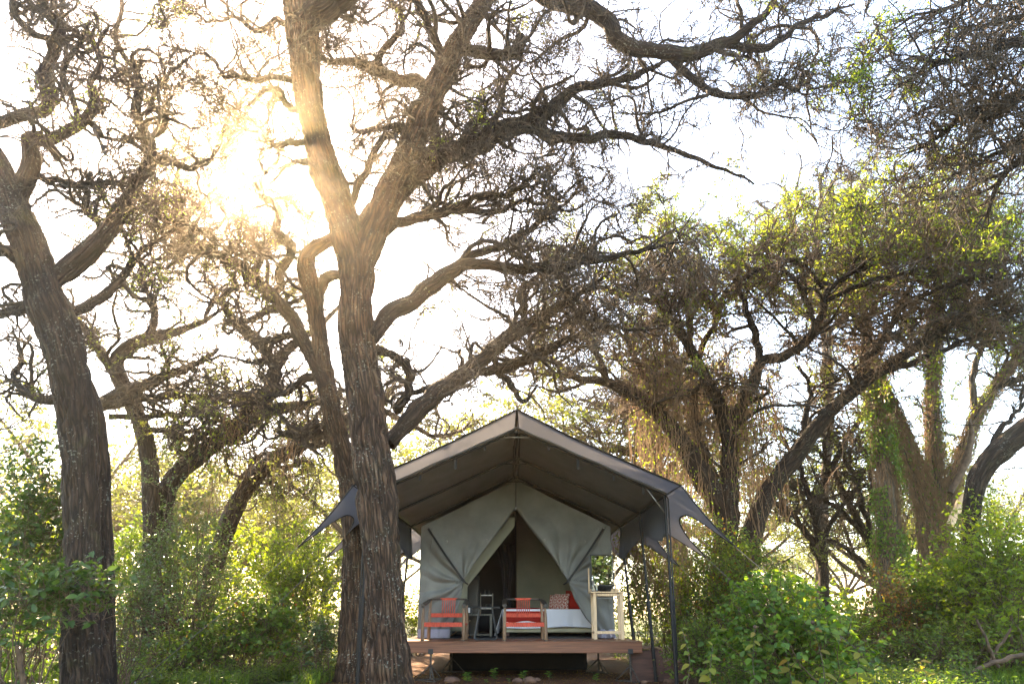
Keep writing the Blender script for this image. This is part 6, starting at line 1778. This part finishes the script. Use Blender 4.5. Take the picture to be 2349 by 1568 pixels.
def yellow_plants():
    rng = rng_(77)
    labs = ['young plant with big yellowing leaves right beside the wooden steps', 'yellowing plant in front of the heart-leaved bush, next to the steps side', 'tall yellowing plant with a brown seed head against the heart-leaved bush', 'yellow-leaved plant with curled withered tips before the heart-leaved bush',
            'sparse yellow-leaved weed at the far side of the heart-leaved bush', 'drooping yellow-leaved weed between the heart-leaved bush and the creeper bank', 'small plant with two orange leaves in the herbs before the creeper bank']
    for i, (x, ytop, Y) in enumerate(((1555, 1440, 8.9), (1620, 1480, 8.6), (1735, 1440, 8.5), (1800, 1465, 8.5), (1872, 1430, 8.4), (1945, 1480, 8.5), (2110, 1510, 8.8))):
        b = B(x, Y)
        H = pt(x, ytop, Y)[2] - b[2]
        o = thing('yellowing_plant', labs[i], 'plant', b, 'yellow-leaved plants along the herb border')
        top = np.array(b) + np.array([rng.uniform(-.08, .08), rng.uniform(-.05, .05), H])
        P, Rr = resample([np.array(b), np.array(b) * .5 + top * .5 + rng.normal(size=3) * .03, top], [.008, .006, .003], 12)
        V, Fq, _ = tubes(P[None], Rr[None], 6)
        part('stem', mesh_np('stem', V, Fq, M['stem']), o)
        n = 13
        t = np.linspace(.35, 1.0, n)
        pos = np.stack([np.interp(t * 11, np.arange(12), P[:, k]) for k in range(3)], -1)
        a = np.arange(n) * 2.4 + rng.uniform(0, 6)
        d = np.stack([np.cos(a), np.sin(a), -.55 + .5 * t + rng.normal(size=n) * .3], -1)
        d[:, 1] *= .7
        nr = unit(np.stack([-np.cos(a) * .2, -np.abs(np.sin(a)) * .6 - .3, np.full(n, .9)], -1))
        sz = rng.uniform(.09, .17, n) * (1.15 - .55 * t)
        big = rng.random(n)
        yl = big < .62
        leaf_objects(o, pos[yl], d[yl], nr[yl], sz[yl] * 1.25, 'leaf_yellow', .6)
        leaf_objects(o, pos[~yl], d[~yl], nr[~yl], sz[~yl], 'leaf_bush', .55)
        if i in (2, 4):
            MB().lathe(tuple(top - np.array([0, 0, .01])), [(.004, 0), (.02, .01), (.026, .025), (.018, .042), (.005, .05)], 10).build('seed_head', M['stem_brown'], o, True)
yellow_plants()

# ------------------------------------------------------------------ creeper on trunks and hanging dry vines
def creeper_on(PR, label, n_leaf, n_str, leafmat, seed, spread=.12, size=.07, zr=(0, 99), thick=1.0, strm='vine'):
    P, R = PR
    rng = rng_(seed)
    m = (P[:, 2] > zr[0]) & (P[:, 2] < zr[1])
    P = P[m]; R = R[m]; K = len(P)
    base = P[0].copy(); 
    o = thing('trunk_creeper', label, 'creeper', tuple(base))
    T = unit(np.gradient(P, axis=0))
    ref = np.array([0, 1.0, 0])
    def surf(k, a, off):
        t = T[k]; n1 = unit(np.cross(t, ref)); n2 = np.cross(t, n1)
        return P[k] + (n1 * np.cos(a)[:, None] + n2 * np.sin(a)[:, None]) * (R[k] + off)[:, None], n1 * np.cos(a)[:, None] + n2 * np.sin(a)[:, None]
    if n_str:
        k0 = rng.integers(int(K * .15), K, n_str); a0 = rng.uniform(0, 6.28, n_str)
        L = rng.integers(int(K * .06), max(int(K * .3), 3), n_str)
        KK = 9
        SP = np.empty((n_str, KK, 3)); off = np.abs(rng.normal(size=n_str)) * spread * .5 + .01
        for j in range(KK):
            kk = np.clip((k0 - L * j / (KK - 1)).astype(int), 0, K - 1)
            a0 = a0 + rng.normal(size=n_str) * .12
            off = np.clip(off + rng.normal(size=n_str) * .02, .005, spread * 2)
            SP[:, j] = surf(kk, a0, off)[0]
        SP += rng.normal(size=SP.shape) * .012
        SR = np.tile(np.linspace(1, .6, KK), (n_str, 1)) * rng.uniform(.004, .009, (n_str, 1)) * thick
        V, Fq, _ = tubes(SP, SR, 3)
        part('strands', mesh_np('strands', V, Fq, M[strm]), o, kind='stuff')
    if n_leaf:
        k = rng.integers(0, K, n_leaf); a = rng.uniform(0, 6.28, n_leaf)
        pp, nn = surf(k, a, np.abs(rng.normal(size=n_leaf)) * spread + .01)
        g = vnoise(pp * 1.8 + seed, seed)
        keep = g > .36
        pp = pp[keep] + rng.normal(size=(keep.sum(), 3)) * .03; nn = nn[keep]; q = len(pp)
        V, Fq = leafy(pp, unit(nn * .3 + rng.normal(size=(q, 3)) * .5 + np.array([0, 0, -.7])), unit(nn + rng.normal(size=(q, 3)) * .4 + np.array([0, 0, .4])), size * rng.uniform(.5, 1.2, q), size * .7, 'ovate')
        part('foliage', mesh_np('foliage', V, Fq, M[leafmat], smooth=False), o, kind='stuff')
creeper_on(TRUNKS[0], 'bright green small-leaved creeper wrapping the straight trunk', 11000, 500, 'leaf_bush', 201, .10, .075, (.8, 8.0))
creeper_on(TRUNKS[1], 'shaggy brown dead creeper on the left stem of the three-stemmed acacia', 1300, 1300, 'leaf_mid', 202, .10, .07, (.8, 8.0), 1.2)
creeper_on(TRUNKS[2], 'thin brown and green creeper on the middle stem of the three-stemmed acacia', 1500, 700, 'leaf_mid', 203, .09, .07, (2.0, 9.0))
creeper_on(TRUNKS[3], 'brown creeper tufts along the stem of the three-stemmed acacia that leans right', 900, 600, 'leaf_light', 204, .12, .07, (2.0, 8.0))

def vine_curtain(label, region, Y, n, nclu, seed, leaf=1500, leafmat='leaf_light', rad=.0045, mat='vine', dY=.8):
    """region: (x0,x1,ytop0,ytop1,ybot0,ybot1) in picture units at distance Y"""
    rng = rng_(seed)
    x0, x1, t0, t1, b0, b1 = region
    o = thing('hanging_vines', label, 'vines', tuple(pt((x0 + x1) / 2, b1, Y)), 'dry vines hanging from the spreading acacia', 'stuff')
    cx = rng.uniform(x0, x1, nclu); cY = Y + rng.uniform(-dY, dY, nclu); ct = rng.uniform(t0, t1, nclu); cb = rng.uniform(b0, b1, nclu)
    ci = rng.integers(0, nclu, n)
    K = 11
    S = np.empty((n, K, 3))
    for i in range(n):
        c = ci[i]
        a = pt(cx[c], ct[c], cY[c]); b = pt(cx[c], cb[c], cY[c])
        z0 = a[2] + rng.normal() * .25; z1 = b[2] + abs(rng.normal()) * (a[2] - b[2]) * .35
        z1 = min(z1, z0 - .4)
        S[i, :, 2] = np.linspace(z0, z1, K)
        S[i, :, 0] = b[0] + rng.normal() * .2
        S[i, :, 1] = cY[c] + rng.normal() * .2
    wob = np.cumsum(rng.normal(size=(n, K, 3)) * np.array([.055, .055, .02]), 1)
    S += wob
    SR = np.tile(np.linspace(1, .7, K), (n, 1)) * rng.uniform(.6, 1.5, (n, 1)) * rad
    V, Fq, _ = tubes(S, SR, 3)
    part('strands', mesh_np('strands', V, Fq, M[mat]), o, kind='stuff')
    q = leaf
    i = rng.integers(0, n, q); k = rng.integers(0, K, q)
    pp = S[i, k] + rng.normal(size=(q, 3)) * .06
    g = vnoise(pp * 1.3, seed); keep = g > .45
    pp = pp[keep]; q = len(pp)
    V, Fq = leafy(pp, unit(rng.normal(size=(q, 3)) * .6 + np.array([0, 0, -.8])), unit(rng.normal(size=(q, 3)) + np.array([0, -.3, .5])), .06 * rng.uniform(.5, 1.3, q), .042, 'ovate')
    part('foliage', mesh_np('foliage', V, Fq, M[leafmat], smooth=False), o, kind='stuff')
vine_curtain('dense brown vine curtain on the tent side of the vine-hung acacia', (1480, 1590, 700, 880, 1000, 1300), 15.6, 330, 30, 301, 2200, rad=.006)
vine_curtain('tawny vine curtain hanging in the central fork of the vine-hung acacia', (1590, 1720, 760, 960, 1080, 1380), 15.9, 360, 34, 302, 2400, rad=.006)
vine_curtain('long loose vine strands between the fork and the right-hand arm of the vine-hung acacia', (1710, 1800, 820, 980, 1080, 1350), 15.6, 230, 24, 303, 1300, rad=.006)
vine_curtain('thin vine strands trailing behind the tent poles', (1440, 1640, 1100, 1200, 1300, 1460), 15.0, 420, 50, 304, 2600)
vine_curtain('ragged clumps of dry vine high among the limbs of the vine-hung acacia', (1330, 2000, 590, 690, 680, 790), 14.9, 420, 60, 305, 800, rad=.005)
vine_curtain('few thin vines dangling below the limbs of the crooked acacia', (440, 660, 850, 960, 1020, 1300), 14.3, 260, 22, 306, 500)

# ------------------------------------------------------------------ herbs and grass
def herbs(name, label, cat, areas, n, size, mat, seed, per=7, hmax=.32, grass=False):
    rng = rng_(seed)
    pos = []
    for (x0, x1, y0, y1, w) in areas:
        q = int(n * w)
        p = np.stack([rng.uniform(x0, x1, q), rng.uniform(y0, y1, q)], -1)
        pos.append(p)
    p = np.concatenate(pos)
    g = vnoise(np.stack([p[:, 0] * 1.1, p[:, 1] * 1.1, np.zeros(len(p)) + seed], -1), seed)
    p = p[g > .33]; g = g[g > .33]
    z = ground_z(p[:, 0], p[:, 1])
    q = len(p)
    if grass:
        h = rng.uniform(.12, hmax, q)
        a = rng.uniform(0, 6.28, q)
        lean = rng.uniform(.1, .6, q)
        b = np.stack([p[:, 0], p[:, 1], z - .01], -1)
        d = np.stack([np.cos(a) * lean, np.sin(a) * lean, np.ones(q)], -1)
        sd = np.stack([-np.sin(a), np.cos(a), np.zeros(q)], -1) * .005
        m1 = b + d * (h * .55)[:, None]
        tip = b + d * h[:, None] + np.stack([np.cos(a) * h * .4, np.sin(a) * h * .4, -h * .15], -1)
        V = np.stack([b - sd, b + sd, m1 + sd * .8, m1 - sd * .8, tip], 1).reshape(-1, 3)
        i = np.arange(q)[:, None] * 5
        o = part(name, mesh_np(name, V, [i + np.array([[0, 1, 2, 3]]), i + np.array([[3, 2, 4]])], M[mat], smooth=False))
        return tag(o, label, cat, None, 'stuff')
    h = hmax * (.3 + .7 * g) * rng.uniform(.5, 1.1, q)
    k = np.tile(np.arange(per), q); ai = np.repeat(np.arange(q), per)
    t = (k + 1.0) / per
    a = k * 2.4 + rng.uniform(0, 6.28, q)[ai]
    lp = np.stack([p[ai, 0], p[ai, 1], z[ai] + h[ai] * t], -1) + rng.normal(size=(len(k), 3)) * .015
    ld = np.stack([np.cos(a), np.sin(a), rng.normal(size=len(k)) * .25 - .1], -1)
    ln = unit(np.stack([rng.normal(size=len(k)) * .3, rng.normal(size=len(k)) * .3 - .1, np.ones(len(k))], -1))
    ls = size * rng.uniform(.5, 1.25, len(k)) * (1.15 - .5 * t)
    V, Fq = leafy(lp, ld, ln, ls, ls * .58, 'ovate', fold=.15)
    b = np.stack([p[:, 0], p[:, 1], z - .02], -1)
    TP = np.stack([b, b + np.array([0, 0, .5]) * h[:, None], b + np.array([0, 0, 1.0]) * h[:, None]], 1)
    TR = np.tile(np.array([.0035, .003, .0015]), (q, 1))
    V2, F2, _ = tubes(TP, TR, 3)
    o = thing(name, label, cat, tuple(b.mean(0)), None, 'stuff')
    part('foliage', mesh_np('foliage', V, Fq, M[mat], smooth=False), o, kind='stuff')
    part('stems', mesh_np('stems', V2, F2, M['stem']), o, kind='stuff')
    return o
herbs('herb_layer', 'low leafy herbs covering the ground left of the slim leaning acacia', 'ground cover', [(-9.5, -3.1, 10.6, 14.5, .62), (-12, -2.9, 14.5, 19, .16), (-4.2, -3.0, 11.5, 13.2, .08)], 4200, .08, 'leaf_ground', 401, hmax=.42)
herbs('herb_layer', 'low leafy herbs covering the ground around the creeper bank', 'ground cover', [(2.9, 9.5, 10.2, 14.5, .6), (2.5, 13, 14.5, 20, .16), (4.6, 9.0, 8.6, 10.4, .1)], 4400, .08, 'leaf_ground', 402, hmax=.42)
herbs('herb_layer', 'tall herbs and weeds along the border below the heart-leaved bush', 'ground cover', [(2.9, 6.6, 8.4, 10.4, 1.0)], 900, .085, 'leaf_bush', 403, hmax=.62)
herbs('grass_patch', 'fresh green grass growing among the herbs left of the trunks', 'grass', [(-9, -3.0, 10.8, 13.5, 1.0)], 9000, 0, 'grass', 404, hmax=.34, grass=True)
herbs('grass_patch', 'fresh green grass in the clearing before the creeper bank', 'grass', [(4.5, 9.5, 10.2, 13.5, 1.0)], 9000, 0, 'grass', 405, hmax=.32, grass=True)

# ------------------------------------------------------------------ small things on the soil
M['rock'] = mat_plain('red_stone', (0.16, 0.085, 0.055), rough=0.9, var=0.3, scale=9, bump=0.6)
def rocks():
    rng = rng_(55)
    labs = ['rounded reddish stone in the shade before the middle of the deck', 'flat reddish stone touching the rounded one', 'angular reddish stone near the seedling by the trunk-side jack stand', 'reddish stone at the foot of the wooden steps', 'small stone behind the rounded reddish one', 'low stone between the steps-side jack stand and the steps']
    for i, (x, y, r) in enumerate(((.28, 11.45, .085), (.10, 11.6, .07), (-.98, 11.65, .10), (2.55, 11.75, .07), (.40, 11.68, .05), (2.15, 11.7, .05))):
        g = gz(x, y)
        u, v = np.meshgrid(np.linspace(0, 2 * np.pi, 22)[:-1], np.linspace(-np.pi / 2, np.pi / 2, 13))
        d = np.stack([np.cos(u) * np.cos(v), np.sin(u) * np.cos(v), np.sin(v)], -1)
        n = vnoise(d * 1.7 + i * 7, 60) * .7 + vnoise(d * 4 + i * 7, 61) * .3
        p = d * (r * (.65 + .7 * n))[..., None] * np.array([1.2, .95, .72]) + np.array([x, y, g + r * .33])
        nv, nu = 13, 21
        idx = np.arange(nv * nu).reshape(nv, nu)
        Q = np.stack([idx[:-1], np.roll(idx[:-1], -1, 1), np.roll(idx[1:], -1, 1), idx[1:]], -1).reshape(-1, 4)
        o = part('stone', mesh_np('stone', p.reshape(-1, 3), Q, M['rock']))
        tag(o, labs[i], 'stone', 'stones on the bare soil')
rocks()
def seedlings():
    rng = rng_(66)
    labs = ['bushiest green seedling on the soil beside the angular stone', 'upright leafy seedling between the angular stone and the deck', 'pale seedling with broad leaves behind the flat stone', 'tiny seedling in the shade under the deck edge', 'seedling before the steps-side jack stand', 'tiny seedling between the upright and the pale one', 'small dark seedling right of the rounded stone']
    for i, (x, y, h, n) in enumerate(((-.72, 11.45, .17, 16), (-.30, 11.75, .20, 14), (.18, 11.85, .14, 9), (-.05, 11.7, .06, 6), (1.35, 11.6, .11, 9), (-.42, 11.6, .05, 6), (.62, 11.95, .12, 8))):
        b = np.array((x, y, gz(x, y)))
        o = thing('seedling', labs[i], 'seedling', tuple(b), 'seedlings on the bare soil')
        P = np.stack([b - np.array([0, 0, .01]), b + np.array([.01, 0, h * .5]), b + np.array([0, .01, h])])
        V, Fq, _ = tubes(P[None], np.array([[.004, .003, .002]]), 5)
        part('stem', mesh_np('stem', V, Fq, M['stem']), o)
        t = np.linspace(.25, 1, n); a = np.arange(n) * 2.4
        pos = b + np.stack([0 * t, 0 * t, t * h], -1)
        d = np.stack([np.cos(a), np.sin(a), .25 + 0 * a], -1)
        nr = np.stack([0 * a, -.4 + 0 * a, 1 + 0 * a], -1)
        leaf_objects(o, pos, d, unit(nr), rng.uniform(.05, .085, n) * (1.2 if h > .1 else .6), 'leaf_bush', .6)
seedlings()
def fallen():
    rng = rng_(88)
    # dry sticks in the herbs at the right and a bare pole by the left sapling
    for (pix, Y, lab) in (([(2349, 1500, 5), (2290, 1515, 5), (2230, 1540, 4)], 9.8, 'reddish dead branch lying in the herbs near the creeper bank'), ([(2240, 1420, 2.5), (2265, 1470, 3), (2275, 1500, 3.5), (2290, 1530, 4)], 10.2, 'thin bleached stick standing up from the herbs near the creeper bank'),
                          ([(2320, 1440, 2.5), (2300, 1470, 3), (2270, 1520, 3.5)], 10.3, 'thin forked stick leaning across the bleached one'), ([(38, 1480, 4.5), (48, 1530, 5), (58, 1600, 5.5)], 7.2, 'bare broken stick stuck upright beside the leafy sapling'),
                          ([(2180, 1130, 7), (2215, 1060, 8), (2228, 1000, 6), (2225, 960, 3)], 16.6, 'bleached dead pole propped in the fork of the three-stemmed acacia'), ([(2178, 1205, 8), (2205, 1150, 9), (2232, 1110, 6)], 15.8, 'freshly split orange branch stub beside the bleached pole')):
        P, Rr = trace(pix, Y, Y + .2, 16, .015, rng)
        V, Fq, A = tubes(P[None], Rr[None], 8, bark=True)
        o = part('dead_branch', mesh_np('dead_branch', V, Fq, M['stem_brown'] if 'split' not in lab else M['pine'], attr=A))
        tag(o, lab, 'branch')
    # leaf litter
    n = 2600
    p = np.stack([rng.uniform(-3.2, 3.4, n), rng.uniform(10.9, 13.5, n)], -1)
    z = ground_z(p[:, 0], p[:, 1]) + .006
    pos = np.stack([p[:, 0], p[:, 1], z], -1)
    V, Fq = leafy(pos, unit(rng.normal(size=(n, 3)) * np.array([1, 1, .1])), unit(rng.normal(size=(n, 3)) * .25 + np.array([0, 0, 1.0])), rng.uniform(.015, .05, n), .02, 'diamond')
    o = part('leaf_litter', mesh_np('leaf_litter', V, Fq, M['leaf_brown'], smooth=False))
    tag(o, 'dry leaf litter strewn over the bare soil around the deck', 'leaf litter', None, 'stuff')
fallen()

# ------------------------------------------------------------------ hazy morning air
def haze():
    m, nt, out = new_mat('haze_air')
    v = N(nt, 'ShaderNodeVolumePrincipled')
    v.inputs['Color'].default_value = (1.0, 0.86, 0.66, 1)
    v.inputs['Density'].default_value = HAZE
    v.inputs['Anisotropy'].default_value = HAZE_G
    nt.links.new(v.outputs[0], out.inputs['Volume'])
    o = MB().box((0, 0, 11.0), (610, 610, 26.0)).build('haze', m)
    o['kind'] = 'stuff'; o['label'] = 'thin sunlit haze filling the wood'; o['category'] = 'haze'
HAZE = 0.0017
HAZE_G = 0.90
haze()
